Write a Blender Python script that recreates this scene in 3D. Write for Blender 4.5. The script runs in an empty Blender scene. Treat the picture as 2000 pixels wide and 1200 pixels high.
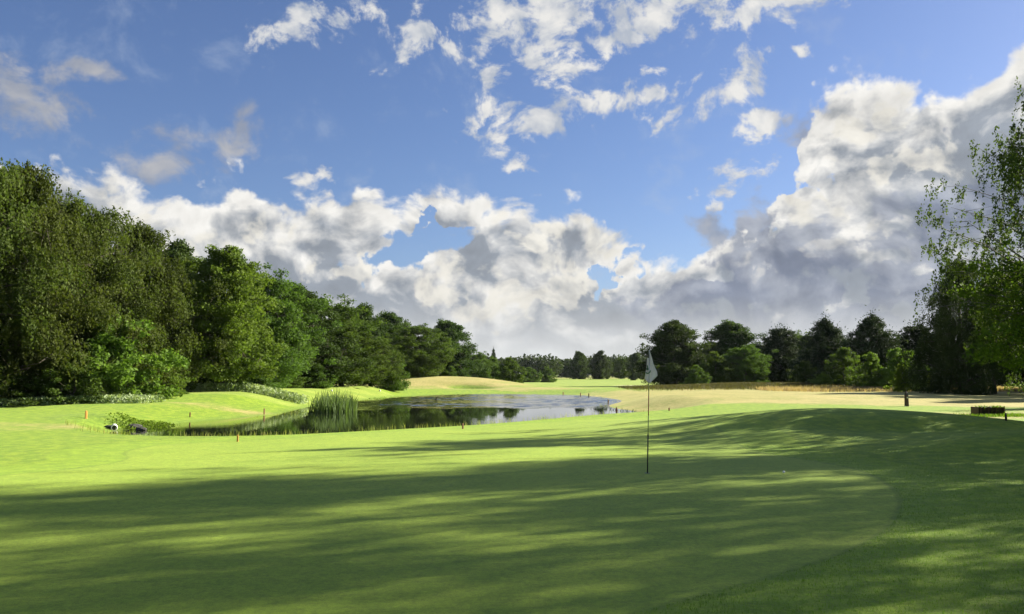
import bpy, math, random
import numpy as np
from mathutils import Vector, Matrix, Euler

# ------------------------------------------------------------ camera, sky, sun, exposure
SC = bpy.context.scene
COL = SC.collection
FPX = 1650.0                      # focal length in photo pixels (photo 2000 x 1200)
PITCH = math.atan(135.0 / FPX)
CAMZ = 1.73
cam_d = bpy.data.cameras.new('camera')
cam_d.sensor_width = 36.0
cam_d.lens = 36.0 * FPX / 2000.0
cam_d.clip_start = 0.1
cam_d.clip_end = 6000
cam = bpy.data.objects.new('camera', cam_d)
COL.objects.link(cam)
cam.location = (0, 0, CAMZ)
cam.rotation_euler = (math.pi / 2 + PITCH, 0, 0)
SC.camera = cam

SUN_AZ = math.radians(64)         # to the right of straight ahead (+Y)
SUN_EL = math.radians(24.5)
sun_d = bpy.data.lights.new('sun', 'SUN')
sun_d.energy = 5.0
sun_d.angle = math.radians(0.53)
sun_d.color = (1.0, 0.93, 0.76)
sun = bpy.data.objects.new('sun', sun_d)
COL.objects.link(sun)
S = Vector((math.sin(SUN_AZ) * math.cos(SUN_EL), math.cos(SUN_AZ) * math.cos(SUN_EL), math.sin(SUN_EL)))
sun.rotation_euler = S.to_track_quat('Z', 'Y').to_euler()
sun.location = S * 60

SC.view_settings.view_transform = 'Standard'
SC.view_settings.look = 'None'
SC.view_settings.gamma = 1.0
SC.view_settings.exposure = 1.68
SC.render.engine = 'CYCLES'
SC.cycles.use_denoising = True
SC.cycles.max_bounces = 8
SC.cycles.diffuse_bounces = 3
SC.cycles.transparent_max_bounces = 8
SC.cycles.sample_clamp_indirect = 6


def pix_dir(px, py):
    cx = (px - 1000) / FPX
    cy = (600 - py) / FPX
    c, s = math.cos(PITCH), math.sin(PITCH)
    v = Vector((cx, c - cy * s, cy * c + s))
    return v.normalized()


def pix_ae(px, py):
    v = pix_dir(px, py)
    return math.degrees(math.atan2(v.x, v.y)), math.degrees(math.asin(v.z))


def at(px, py, z=0.0):
    """point where the ray of a photo pixel meets the level z"""
    v = pix_dir(px, py)
    t = (z - CAMZ) / v.z
    return v.x * t, v.y * t


class G:
    """a small node graph writer"""
    def __init__(self, tree):
        self.t = tree

    def n(self, kind, **kw):
        nd = self.t.nodes.new(kind)
        for k, v in kw.items():
            setattr(nd, k, v)
        return nd

    def link(self, val, sock):
        if isinstance(val, bpy.types.NodeSocket):
            self.t.links.new(val, sock)
        else:
            sock.default_value = val

    def m(self, op, a, b=None, c=None, clamp=False):
        nd = self.n('ShaderNodeMath', operation=op, use_clamp=clamp)
        self.link(a, nd.inputs[0])
        if b is not None:
            self.link(b, nd.inputs[1])
        if c is not None:
            self.link(c, nd.inputs[2])
        return nd.outputs[0]

    def vm(self, op, a, b=None, scale=None):
        nd = self.n('ShaderNodeVectorMath', operation=op)
        self.link(a, nd.inputs[0])
        if b is not None:
            self.link(b, nd.inputs[1])
        if scale is not None:
            self.link(scale, nd.inputs['Scale'])
        return nd.outputs['Value'] if op in ('LENGTH', 'DOT_PRODUCT') else nd.outputs[0]

    def noise(self, vec, scale, detail=4, rough=0.5, dist=0.0, lac=2.0, col=False, flat=False):
        nd = self.n('ShaderNodeTexNoise')
        if flat:
            nd.noise_dimensions = '2D'
        self.link(vec, nd.inputs['Vector'])
        self.link(scale, nd.inputs['Scale'])
        self.link(float(detail), nd.inputs['Detail'])
        self.link(float(rough), nd.inputs['Roughness'])
        self.link(float(dist), nd.inputs['Distortion'])
        self.link(float(lac), nd.inputs['Lacunarity'])
        return nd.outputs['Color'] if col else nd.outputs['Fac']

    def step(self, v, a, b, o0=0.0, o1=1.0, smooth=True):
        nd = self.n('ShaderNodeMapRange')
        nd.interpolation_type = 'SMOOTHSTEP' if smooth else 'LINEAR'
        self.link(v, nd.inputs['Value'])
        self.link(a, nd.inputs['From Min'])
        self.link(b, nd.inputs['From Max'])
        self.link(o0, nd.inputs['To Min'])
        self.link(o1, nd.inputs['To Max'])
        return nd.outputs[0]

    def mix(self, f, a, b, blend='MIX'):
        nd = self.n('ShaderNodeMix', data_type='RGBA', blend_type=blend)
        self.link(f, nd.inputs[0])
        for v, i in ((a, 6), (b, 7)):
            if isinstance(v, bpy.types.NodeSocket):
                self.t.links.new(v, nd.inputs[i])
            else:
                nd.inputs[i].default_value = (*v, 1.0) if len(v) == 3 else v
        return nd.outputs[2]

    def comb(self, x, y, z):
        nd = self.n('ShaderNodeCombineXYZ')
        self.link(x, nd.inputs[0]); self.link(y, nd.inputs[1]); self.link(z, nd.inputs[2])
        return nd.outputs[0]

    def sep(self, v):
        nd = self.n('ShaderNodeSeparateXYZ')
        self.link(v, nd.inputs[0])
        return nd.outputs

    def curve(self, v, pts, lo, hi):
        """float curve through (x, y) points, y in 0..1"""
        x = self.step(v, lo, hi, smooth=False)
        nd = self.n('ShaderNodeFloatCurve')
        self.link(x, nd.inputs['Value'])
        c = nd.mapping.curves[0]
        P = [((p[0] - lo) / (hi - lo), p[1]) for p in pts]
        c.points[0].location = P[0]
        c.points[1].location = P[-1]
        for p in P[1:-1]:
            c.points.new(*p)
        nd.mapping.update()
        return nd.outputs[0]


world = bpy.data.worlds.new('World')
SC.world = world
world.use_nodes = True
wt = world.node_tree
wt.nodes.clear()
g = G(wt)
tc = g.n('ShaderNodeTexCoord').outputs['Generated']
sky = g.n('ShaderNodeTexSky', sky_type='NISHITA', sun_disc=False)
sky.sun_elevation = SUN_EL
sky.sun_rotation = SUN_AZ
sky.air_density = 1.0
sky.dust_density = 0.6
sky.ozone_density = 2.5
g.link(tc, sky.inputs[0]) if sky.inputs else None
d = g.vm('NORMALIZE', tc)
dx, dy, dz = g.sep(d)
DEG = 180 / math.pi
az = g.m('MULTIPLY', g.m('ARCTAN2', dx, dy), DEG)
el = g.m('MULTIPLY', g.m('ARCSINE', dz), DEG)
ae = g.comb(az, el, 0.0)

# --- noise fields in (azimuth, elevation) degrees, gently warped
rag = g.vm('SUBTRACT', g.noise(ae, 0.40, 5, 0.50, col=True, flat=True), (0.5, 0.5, 0.5))
aer = g.vm('ADD', ae, g.vm('SCALE', rag, scale=5.0))          # ragged coordinates for the outlines
azr, elr, _z = g.sep(aer)
warp = g.vm('SUBTRACT', g.noise(ae, 0.13, 2, 0.5, col=True, flat=True), (0.5, 0.5, 0.5))
pw = g.vm('ADD', ae, g.vm('SCALE', warp, scale=3.0))
pw = g.vm('MULTIPLY', pw, (1.0, 1.25, 1.0))
# towards the horizon the same clouds are farther off: finer and flatter
vo = g.n('ShaderNodeTexVoronoi', feature='SMOOTH_F1', voronoi_dimensions='2D')
vo.inputs['Scale'].default_value = 0.36
vo.inputs['Detail'].default_value = 1.6
vo.inputs['Roughness'].default_value = 0.5
vo.inputs['Lacunarity'].default_value = 2.4
vo.inputs['Smoothness'].default_value = 0.5
fin = g.vm('SUBTRACT', g.noise(pw, 0.9, 3, 0.6, col=True, flat=True), (0.5, 0.5, 0.5))
g.link(g.vm('ADD', pw, g.vm('SCALE', fin, scale=1.1)), vo.inputs['Vector'])
cells = g.m('SUBTRACT', 0.58, vo.outputs['Distance'])
F0 = g.noise(pw, 0.24, 8, 0.55, flat=True)
F1 = g.noise(g.vm('ADD', pw, (0.55, 0.85, 0.0)), 0.24, 5, 0.50, flat=True)   # a step towards the sun
N0 = g.m('ADD', g.m('MULTIPLY', cells, 0.75), g.m('MULTIPLY', g.m('SUBTRACT', F0, 0.5), 2.6))
rel = g.m('MULTIPLY', g.m('SUBTRACT', F0, F1), 2.6)         # > 0 on sides that face the sun


def blob(px, py, rx, ry, rot=0.0, gain=1.0):
    a0, e0 = pix_ae(px, py)
    k = math.degrees(1 / FPX)
    mp = g.n('ShaderNodeMapping', vector_type='TEXTURE')
    g.link(aer, mp.inputs['Vector'])
    mp.inputs['Location'].default_value = (a0, e0, 0)
    mp.inputs['Rotation'].default_value = (0, 0, math.radians(rot))
    mp.inputs['Scale'].default_value = (rx * k, ry * k, 1)
    r = g.vm('LENGTH', mp.outputs[0])
    return g.m('MULTIPLY', g.m('SUBTRACT', 1.0, r), gain)


def union(bl):
    o = bl[0]
    for b in bl[1:]:
        o = g.m('MAXIMUM', o, b)
    return o


# --- the cumulus bank: its top edge as elevation against azimuth
top_px = [(-900, 330), (-300, 320), (40, 312), (200, 338), (340, 352), (440, 348), (560, 358), (640, 372), (740, 378), (860, 372), (905, 410), (950, 372),
          (1000, 380), (1090, 385), (1180, 420), (1260, 455), (1300, 500), (1340, 470), (1400, 445), (1470, 420),
          (1510, 385), (1560, 330), (1600, 160), (1680, 135), (1780, 165), (1900, 125), (2000, 100), (2400, 150), (3200, 300)]
pts = []
for px, py in top_px:
    a_, e_ = pix_ae(px, py)
    if px < -200 or px > 2100:
        e_ = {330: 12.0, 320: 13.5, 150: 17.0, 300: 12.0}[py]
    pts.append((a_, e_ / 30.0))
pts = [(-180, 9 / 30.0)] + pts + [(180, 9 / 30.0)]
top = g.m('MULTIPLY', g.curve(azr, pts, -180, 180), 30.0)
depth = g.m('SUBTRACT', top, g.m('ADD', g.m('MULTIPLY', el, .55), g.m('MULTIPLY', elr, .45)))                            # degrees below the top edge
Mb = g.m('MULTIPLY', g.m('MINIMUM', depth, 3.4), 0.42)
# openings to the blue in the bank
hole = union([blob(800, 490, 110, 34, 14), blob(740, 515, 40, 30, 0), blob(1180, 540, 60, 14, 20), blob(860, 432, 50, 8, 5), blob(1540, 340, 40, 40, 30)])
Mb = g.m('SUBTRACT', Mb, g.step(hole, -1.0, 1.0, 0.0, 1.95))
Db = g.m('ADD', Mb, g.m('MULTIPLY', N0, 1.0))
alpha_b = g.step(Db, -0.05, 0.50)

aer = g.vm('ADD', ae, g.vm('SCALE', rag, scale=2.2))
# --- loose clouds above the bank
loose = union([
    blob(590, 50, 110, 48, 20), blob(725, 25, 55, 25, 0, .8),
    blob(820, 75, 100, 42, 25), blob(900, 100, 90, 30, -15), blob(960, 152, 48, 24, 10),
    blob(1040, 30, 210, 62, 5, 1.25), blob(1250, 40, 150, 62, 20, 1.2), blob(1085, 118, 95, 62, -15, 1.15), blob(1270, 15, 130, 40, 0),
    blob(1490, 5, 190, 46, 5, 1.2), blob(960, 240, 70, 60, -50, .9), blob(1060, 228, 100, 48, 30), blob(1020, 322, 45, 17),
    blob(1190, 205, 62, 45, 45, .9), blob(1265, 195, 45, 50, 50, .8), blob(1335, 205, 66, 45, 35, .9),
    blob(1450, 165, 50, 98, -20, .95), blob(1495, 238, 62, 34, 0, 1.5), blob(1430, 350, 84, 34, 25, 1.0),
    blob(1392, 408, 30, 24, 40), blob(1565, 95, 30, 18), blob(620, 350, 50, 18),
])
low = union([blob(55, 190, 100, 70, -15, 1.1), blob(165, 142, 80, 20, 8, .9), blob(305, 315, 100, 50, 30, 1.0), blob(465, 270, 44, 70, -25, 1.0),
             blob(1390, 465, 40, 62, 20, 1.3), blob(1470, 440, 44, 60, -25, 1.3), blob(1575, 265, 60, 45, -30, 1.0)])
g_low = g.m('MAXIMUM', low, -1.0)
Nf = g.noise(pw, 0.55, 7, 0.62, 0.0, flat=True)
Dl = g.m('ADD', g.m('MULTIPLY', loose, 1.15), g.m('MULTIPLY', g.m('SUBTRACT', Nf, 0.56), 3.4))
alpha_l = g.m('MULTIPLY', g.step(Dl, -0.10, 0.75), 0.96)
Dw = g.m('ADD', g.m('MULTIPLY', g_low, 1.2), g.m('MULTIPLY', g.m('SUBTRACT', Nf, 0.56), 2.6))
alpha_w = g.m('MULTIPLY', g.step(Dw, -0.25, 1.0), 0.85)
# thin veil and small scraps anywhere above
veil = g.step(g.noise(pw, 0.22, 5, 0.65, flat=True), 0.52, 0.80, 0.0, 0.28)

aer = g.vm('ADD', ae, g.vm('SCALE', rag, scale=4.0))
# --- colours
BR = 0.245
def C(r, gg, b, k=1.0):
    return (r * BR * k, gg * BR * k, b * BR * k)
white = C(1.0, 0.985, 0.94, 1.10)
grey = C(0.45, 0.50, 0.575, .95)
slate = C(0.30, 0.345, 0.46, 1.0)
edge = g.step(Db, 0.05, 1.25)                               # 0 at the lit rim, 1 deep inside
edge_t = g.step(depth, 0.0, 7.0)
body = g.noise(g.vm('ADD', g.vm('MULTIPLY', pw, (0.75, 1.3, 1)), (31, 7, 0)), 0.16, 3, 0.5, flat=True)
sh = g.m('SUBTRACT', 1.0, g.m('MULTIPLY', edge, 0.30))
sh = g.m('SUBTRACT', sh, g.m('MULTIPLY', edge_t, 0.40))
sh = g.m('ADD', sh, g.m('MULTIPLY', rel, 1.3))
sh = g.m('ADD', sh, g.m('MULTIPLY', cells, 0.60))
sh = g.m('ADD', sh, g.m('MULTIPLY', g.m('SUBTRACT', body, 0.53), 2.2))
# warm sunlit heads inside the bank
heads = union([blob(1090, 560, 130, 75, 0), blob(1190, 480, 100, 50, -20), blob(960, 600, 130, 40, 15), blob(520, 375, 130, 26), blob(800, 400, 120, 30),
               blob(620, 510, 130, 20, 25), blob(1700, 190, 160, 50, 0), blob(1800, 330, 90, 55, 10), blob(1640, 250, 90, 70, 0), blob(1590, 390, 70, 26, -15), blob(980, 400, 45, 40)])
heads = g.m('MAXIMUM', heads, 0.0)
sh = g.m('ADD', sh, g.m('MULTIPLY', heads, 0.38), clamp=True)
ccol = g.mix(sh, grey, white)
# the dark mass on the right, a lower layer in the shade of the bank
dark = union([blob(1700, 600, 460, 150, 0, 1.3), blob(1500, 520, 190, 110, 20, 1.1), blob(1370, 610, 170, 60, 15, .8), blob(1850, 440, 260, 110, 0, 1.1), blob(2300, 520, 500, 260, 0, 1.4), blob(1390, 465, 50, 66, 20, 1.3), blob(1470, 440, 50, 62, -25, 1.3)])
dark = g.m('ADD', g.m('MULTIPLY', dark, 1.3), g.m('MULTIPLY', N0, 1.15))
dark = g.step(dark, 0.10, 0.62)
dcol = g.mix(g.m('ADD', g.m('MULTIPLY', rel, 0.8), g.m('SUBTRACT', g.m('MULTIPLY', body, 2.2), 0.75), clamp=True), slate, C(0.56, 0.60, 0.68))
ccol = g.mix(g.m('MULTIPLY', dark, 0.92), ccol, dcol)
# paler, duller towards the horizon
hz = g.step(el, 0.0, 5.5, 0.70, 0.0)
ccol = g.mix(hz, ccol, C(0.58, 0.61, 0.66, 1.0))
glow = g.mix(g.step(el, 0.0, 6.2, 0.97, 0.0), ccol, C(0.96, 0.98, 0.98, 1.0))
ccol = glow
# nearer heads standing in front of the bank, each with its own crisp lit outline
front = union([blob(1085, 560, 125, 90, 0, 1.2), blob(1030, 600, 170, 55, 0), blob(950, 600, 120, 60, 15), blob(880, 560, 90, 60, 0), blob(1150, 580, 60, 50, 0),
               blob(1190, 470, 115, 66, -12, 1.1), blob(1040, 440, 110, 55, -10), blob(470, 470, 170, 45, 25), blob(640, 530, 130, 30, 20), blob(1590, 400, 90, 36, -20),
               blob(1470, 520, 60, 26, 10), blob(1640, 480, 90, 30, 25), blob(250, 420, 150, 45, -10), blob(1770, 330, 130, 60, 0), blob(1700, 240, 120, 60, 0)])
F2 = g.noise(g.vm('ADD', pw, (9.0, 4.0, 0.0)), 0.42, 6, 0.52, flat=True)
Dh = g.m('ADD', g.m('MULTIPLY', front, 1.5), g.m('ADD', g.m('MULTIPLY', cells, 1.3), g.m('MULTIPLY', g.m('SUBTRACT', F2, 0.5), 2.4)))
alpha_h = g.step(Dh, 0.2, 0.95)
hs_ = g.m('ADD', g.m('SUBTRACT', 1.02, g.step(Dh, 0.35, 2.3, 0.0, 0.50)), g.m('ADD', g.m('MULTIPLY', cells, .5), g.m('MULTIPLY', rel, 1.0)), clamp=True)
hcol = g.mix(hs_, C(0.50, 0.54, 0.59), C(1.04, 1.01, 0.92))
hcol = g.mix(g.m('MULTIPLY', dark, .55), hcol, dcol)
hcol = g.mix(g.step(el, 0.5, 5.5, 0.85, 0.0), hcol, C(0.74, 0.74, 0.73))
ccol = g.mix(g.m('MULTIPLY', alpha_h, g.step(el, .5, 3.0, .45, .95)), ccol, hcol)
ccol = g.vm('SCALE', ccol, scale=g.m('ADD', g.m('ADD', 0.99, g.m('MULTIPLY', rel, g.step(el, 1, 8, .08, .20))), g.m('MULTIPLY', g.m('SUBTRACT', F2, 0.5), g.step(el, 0, 8, .2, .5))))
lcol = g.mix(g.m('ADD', g.m('MULTIPLY', rel, 1.3), g.m('ADD', 0.35, g.m('MULTIPLY', g.step(Dl, 0, 1.6), 0.45)), clamp=True), C(0.60, 0.66, 0.76), white)
wcol = g.mix(g.m('ADD', g.m('MULTIPLY', rel, 1.0), 0.35, clamp=True), C(0.40, 0.44, 0.53), C(0.72, 0.70, 0.68))

SKYK = 0.036
skyc = g.vm('SCALE', sky.outputs[0], scale=SKYK)
skyc = g.vm('MULTIPLY', skyc, (0.86, 0.90, 1.12))
o = g.mix(veil, skyc, C(0.62, 0.72, 0.88))
o = g.mix(alpha_l, o, lcol)
o = g.mix(alpha_w, o, wcol)
o = g.mix(alpha_b, o, ccol)
# high overhead, out of view, a dull even layer added to set the ambient light
o = g.mix(g.step(el, 30.0, 55.0, 0.0, .65), o, C(0.35, 0.37, 0.32))
bg = g.n('ShaderNodeBackground')
g.link(o, bg.inputs['Color'])
bg.inputs['Strength'].default_value = 1.0
g.t.links.new(bg.outputs[0], g.n('ShaderNodeOutputWorld').inputs[0])
world.cycles.sampling_method = 'MANUAL'
world.cycles.sample_map_resolution = 512

# ------------------------------------------------------------ helpers for things
def tag(o, label=None, cat=None, group=None, kind=None):
    if label: o['label'] = label
    if cat: o['category'] = cat
    if group: o['group'] = group
    if kind: o['kind'] = kind
    return o


def empty(name, loc, label, cat, group=None, rz=0.0, scale=(1, 1, 1)):
    o = bpy.data.objects.new(name, None)
    COL.objects.link(o)
    o.location = loc
    o.rotation_euler = (0, 0, rz)
    o.scale = scale
    return tag(o, label, cat, group)


def mesh_np(name, V, F, mats, attrs=None, smooth=False, parent=None, link=True, corner=None):
    """V (n,3), F (m,k) with one k; attrs {name: (domain, array)}"""
    me = bpy.data.meshes.new(name)
    V = np.asarray(V, np.float32); F = np.asarray(F, np.int32)
    k = F.shape[1]
    me.vertices.add(len(V)); me.vertices.foreach_set('co', V.ravel())
    me.loops.add(F.size); me.loops.foreach_set('vertex_index', F.ravel())
    me.polygons.add(len(F))
    me.polygons.foreach_set('loop_start', np.arange(0, F.size, k, dtype=np.int32))
    me.polygons.foreach_set('loop_total', np.full(len(F), k, np.int32))
    me.polygons.foreach_set('use_smooth', np.full(len(F), smooth, bool))
    me.update(calc_edges=True)
    for m in (mats if isinstance(mats, (list, tuple)) else [mats]):
        me.materials.append(m)
    for nm, (dom, arr) in (attrs or {}).items():
        a = me.attributes.new(nm, 'FLOAT', dom)
        a.data.foreach_set('value', np.asarray(arr, np.float32).ravel())
    if not link:
        return me
    o = bpy.data.objects.new(name, me)
    COL.objects.link(o)
    if parent: o.parent = parent
    return o


class MB:
    """collects shapes, builds ONE mesh object"""
    def __init__(self):
        self.v = []; self.f = []; self.mi = []

    def add(self, vs, fs, mi=0):
        b = len(self.v)
        self.v += [tuple(v) for v in vs]
        self.f += [tuple(i + b for i in f) for f in fs]
        self.mi += [mi] * len(fs)

    def box(self, c, s, rz=0.0, mi=0, taper=1.0, bev=0.0):
        hx, hy, hz = s[0] / 2, s[1] / 2, s[2] / 2
        cr, sr = math.cos(rz), math.sin(rz)
        rings = []
        def ring(z, k, inset):
            a, b2 = hx * k - inset, hy * k - inset
            bb = min(bev, a * .5, b2 * .5)
            pts = [(a, -b2 + bb), (a, b2 - bb), (a - bb, b2), (-a + bb, b2), (-a, b2 - bb), (-a, -b2 + bb), (-a + bb, -b2), (a - bb, -b2)] if bb > 0 else [(a, -b2), (a, b2), (-a, b2), (-a, -b2)]
            return [(c[0] + x * cr - y * sr, c[1] + x * sr + y * cr, c[2] + z) for x, y in pts]
        if bev > 0:
            rings = [ring(-hz, 1, bev), ring(-hz + bev, 1, 0), ring(hz - bev, taper, 0), ring(hz, taper, bev)]
        else:
            rings = [ring(-hz, 1, 0), ring(hz, taper, 0)]
        n = len(rings[0]); vs = [p for r in rings for p in r]; fs = []
        for j in range(len(rings) - 1):
            for i in range(n):
                fs.append((j * n + i, j * n + (i + 1) % n, (j + 1) * n + (i + 1) % n, (j + 1) * n + i))
        fs.append(tuple(range(n - 1, -1, -1))); fs.append(tuple((len(rings) - 1) * n + i for i in range(n)))
        self.add(vs, fs, mi)

    def tube(self, pts, rad, n=10, mi=0, cap=True):
        pts = [Vector(p) for p in pts]
        vs = []; fs = []
        for i, p in enumerate(pts):
            d = (pts[min(i + 1, len(pts) - 1)] - pts[max(i - 1, 0)]).normalized()
            a = d.cross(Vector((0.13, 1, 0.07))).normalized() if abs(d.y) < .9 else d.cross(Vector((1, 0, .1))).normalized()
            b = d.cross(a)
            r = rad[i] if isinstance(rad, (list, tuple)) else rad
            for k in range(n):
                t = 2 * math.pi * k / n
                vs.append(p + (a * math.cos(t) + b * math.sin(t)) * r)
        for i in range(len(pts) - 1):
            for k in range(n):
                fs.append((i * n + k, i * n + (k + 1) % n, (i + 1) * n + (k + 1) % n, (i + 1) * n + k))
        if cap:
            fs.append(tuple(range(n - 1, -1, -1))); fs.append(tuple((len(pts) - 1) * n + k for k in range(n)))
        self.add(vs, fs, mi)

    def build(self, name, mats, parent=None, smooth=False):
        me = bpy.data.meshes.new(name)
        me.from_pydata(self.v, [], self.f)
        for m in (mats if isinstance(mats, (list, tuple)) else [mats]):
            me.materials.append(m)
        for p, mi in zip(me.polygons, self.mi):
            p.material_index = mi; p.use_smooth = smooth
        o = bpy.data.objects.new(name, me)
        COL.objects.link(o)
        if parent: o.parent = parent
        return o


def material(name):
    m = bpy.data.materials.new(name)
    m.use_nodes = True
    t = m.node_tree
    t.nodes.clear()
    return m, G(t)


def simple(name, col, rough=0.6, var=0.25, scale=30, metal=0.0, spec=0.5):
    m, g = material(name)
    p = g.n('ShaderNodeBsdfPrincipled')
    tcn = g.n('ShaderNodeTexCoord').outputs['Object']
    f = g.noise(tcn, float(scale), 4, 0.6)
    c = g.mix(g.step(f, 0.3, 0.7), tuple(v * (1 - var) for v in col), tuple(min(1, v * (1 + var)) for v in col))
    g.link(c, p.inputs['Base Color'])
    g.link(g.step(f, 0, 1, max(0, rough - .1), min(1, rough + .1)), p.inputs['Roughness'])
    p.inputs['Metallic'].default_value = metal
    p.inputs['Specular IOR Level'].default_value = spec
    g.t.links.new(p.outputs[0], g.n('ShaderNodeOutputMaterial').inputs[0])
    return m


# ------------------------------------------------------------ ground shape
WZ = -0.50            # water level


def chaikin(P, k=2):
    P = np.array(P, float)
    for _ in range(k):
        Q = np.roll(P, -1, 0)
        P = np.stack([P * .75 + Q * .25, P * .25 + Q * .75], 1).reshape(-1, 2)
    return P


def sdist(x, y, P):
    """signed distance to a closed polygon, negative inside"""
    shp = x.shape
    x = x.ravel(); y = y.ravel()
    best = np.full(x.shape, 1e18); inside = np.zeros(x.shape, bool)
    Q = np.roll(P, -1, 0)
    for (ax, ay), (bx, by) in zip(P, Q):
        ex, ey = bx - ax, by - ay
        t = np.clip(((x - ax) * ex + (y - ay) * ey) / (ex * ex + ey * ey + 1e-12), 0, 1)
        dd = (x - ax - t * ex) ** 2 + (y - ay - t * ey) ** 2
        best = np.minimum(best, dd)
        c = ((ay > y) != (by > y)) & (x < (bx - ax) * (y - ay) / ((by - ay) if abs(by - ay) > 1e-9 else 1e-9) + ax)
        inside ^= c
    return (np.sqrt(best) * np.where(inside, -1, 1)).reshape(shp)


def wpts(px, z):
    return [at(a, b, z) for a, b in px]


POND = chaikin([(-13.6, 30.0)] + wpts([(225, 842), (300, 838), (350, 829), (480, 818), (585, 809)], WZ) +
               wpts([(600, 800), (640, 792), (700, 784), (790, 776), (850, 772), (1000, 769.5), (1110, 771), (1150, 776), (1200, 783), (1180, 789), (1165, 793), (1185, 800), (1250, 805), (1250, 808)], WZ) +
               [(5.2, 42.5), (2.0, 37.5), (-1.0, 33.5), (-5.8, 27.6), (-8, 25.8), (-11, 26.6)], 2)
GREEN = chaikin(wpts([(-500, 1010), (-60, 935), (140, 917), (262, 898), (235, 882), (330, 868), (470, 863)], 0) +
                wpts([(700, 848), (930, 833), (1100, 824)], 0) + [(5.0, 34.5), (6.6, 30.5)] +
                [at(1415, 828, .45), at(1470, 855, .30), at(1560, 884, .12), at(1680, 914, .03)] +
                wpts([(1745, 955), (1762, 1000), (1700, 1062), (1500, 1128), (1350, 1165), (1180, 1215), (900, 1320), (300, 1500), (-600, 1500)], 0), 2)
TEE = chaikin([(-26, 54), (-18.5, 56), (-13.5, 60), (-10.5, 68), (-10.5, 84), (-14, 96), (-30, 98), (-34, 62)], 2)


def ss(x, a, b):
    t = np.clip((x - a) / (b - a), 0, 1)
    return t * t * (3 - 2 * t)


def gauss(x, y, cx, cy, sx, sy, rot=0.0):
    c, s = math.cos(rot), math.sin(rot)
    u = (x - cx) * c + (y - cy) * s; v = -(x - cx) * s + (y - cy) * c
    return np.exp(-(u / sx) ** 2 - (v / sy) ** 2)


def wob(x, y, k, s):
    return (np.sin(x * k + s) * np.cos(y * k * .83 + s * 2.1) + .6 * np.sin(x * k * 1.9 + y * k * 1.3 + s * 3.7) + .4 * np.cos(x * k * 2.7 - y * k * 2.2 + s)) / 2


def heights(x, y):
    x = np.asarray(x, float); y = np.asarray(y, float)
    D = np.hypot(x, y)
    z = 0.0 * x
    far = ss(D, 28, 70)
    z += far * .16 * wob(x, y, .10, 1.0) + ss(D, 90, 200) * .25 * wob(x, y, .03, 2.0)
    z += ss(D, 5, 16) * .05 * wob(x, y, .22, 4.0)
    z += 0.95 * ss(D, 150, 420) + 3.0 * ss(D, 700, 2500)
    td = sdist(x, y, TEE)
    z += .62 * ss(-td, -5.0, 1.5)
    z += 1.35 * gauss(x, y, -10.5, 126, 8, 8) + .9 * gauss(x, y, -20, 122, 9, 8) + .7 * gauss(x, y, -3, 128, 6, 8)
    z -= .95 * gauss(x, y, -5.6, 116.5, 3.2, 2.2)                       # bunker hollow
    z += .5 * gauss(x, y, 29, 108, 11, 7) + .35 * gauss(x, y, 46, 104, 20, 7)
    z += .35 * gauss(x, y, 20, 66, 14, 9) + .22 * gauss(x, y, 9, 58, 7, 6)
    # mounds behind the green on the right
    z += .66 * gauss(x, y, 9.6, 27.0, 4.6, 3.6, .25) + .30 * gauss(x, y, 14.2, 25.0, 3.4, 4.0) + .12 * gauss(x, y, 5.0, 30, 3, 3)
    z += .32 * gauss(x, y, 12.8, 20.2, 3.2, 1.6, .2) + .10 * gauss(x, y, 7.6, 22.5, 2.2, 1.2) - .10 * gauss(x, y, 11.0, 23.3, 3.0, 1.0) + .10 * gauss(x, y, 7.6, 10.5, 1.6, 2.6)
    z += .42 * gauss(x, y, -15.8, 37.0, 2.6, 2.6)                     # weedy hump by the culvert
    z += .42 * gauss(x, y, -24, 48, 6, 6)
    pd = sdist(x, y, POND)
    near = ss(y - .35 * x, 36, 52)                                     # 0 near bank, 1 far bank
    bw = 1.7 + 4.2 * near
    t = ss(pd, 0.0, 1.0 * bw)
    lowz = WZ - .04 - .9 * ss(-pd, 0, 3)
    z = lowz * (1 - t) + z * t
    return z, pd, td


def HZ(x, y):
    return float(heights(np.array([x]), np.array([y]))[0][0])


def drop(px, py):
    """where the ray of a photo pixel meets the ground (the thing then stands there)"""
    v = pix_dir(px, py)
    ts = np.concatenate([np.linspace(4, 60, 2400), np.geomspace(60.05, 1500, 3000)])
    zz, _, _ = heights(v.x * ts, v.y * ts)
    hit = np.nonzero(CAMZ + v.z * ts <= np.maximum(zz, WZ))[0]
    t = ts[hit[0]] if len(hit) else 1400
    return v.x * t, v.y * t, float(heights(np.array([v.x * t]), np.array([v.y * t]))[0][0])


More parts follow.
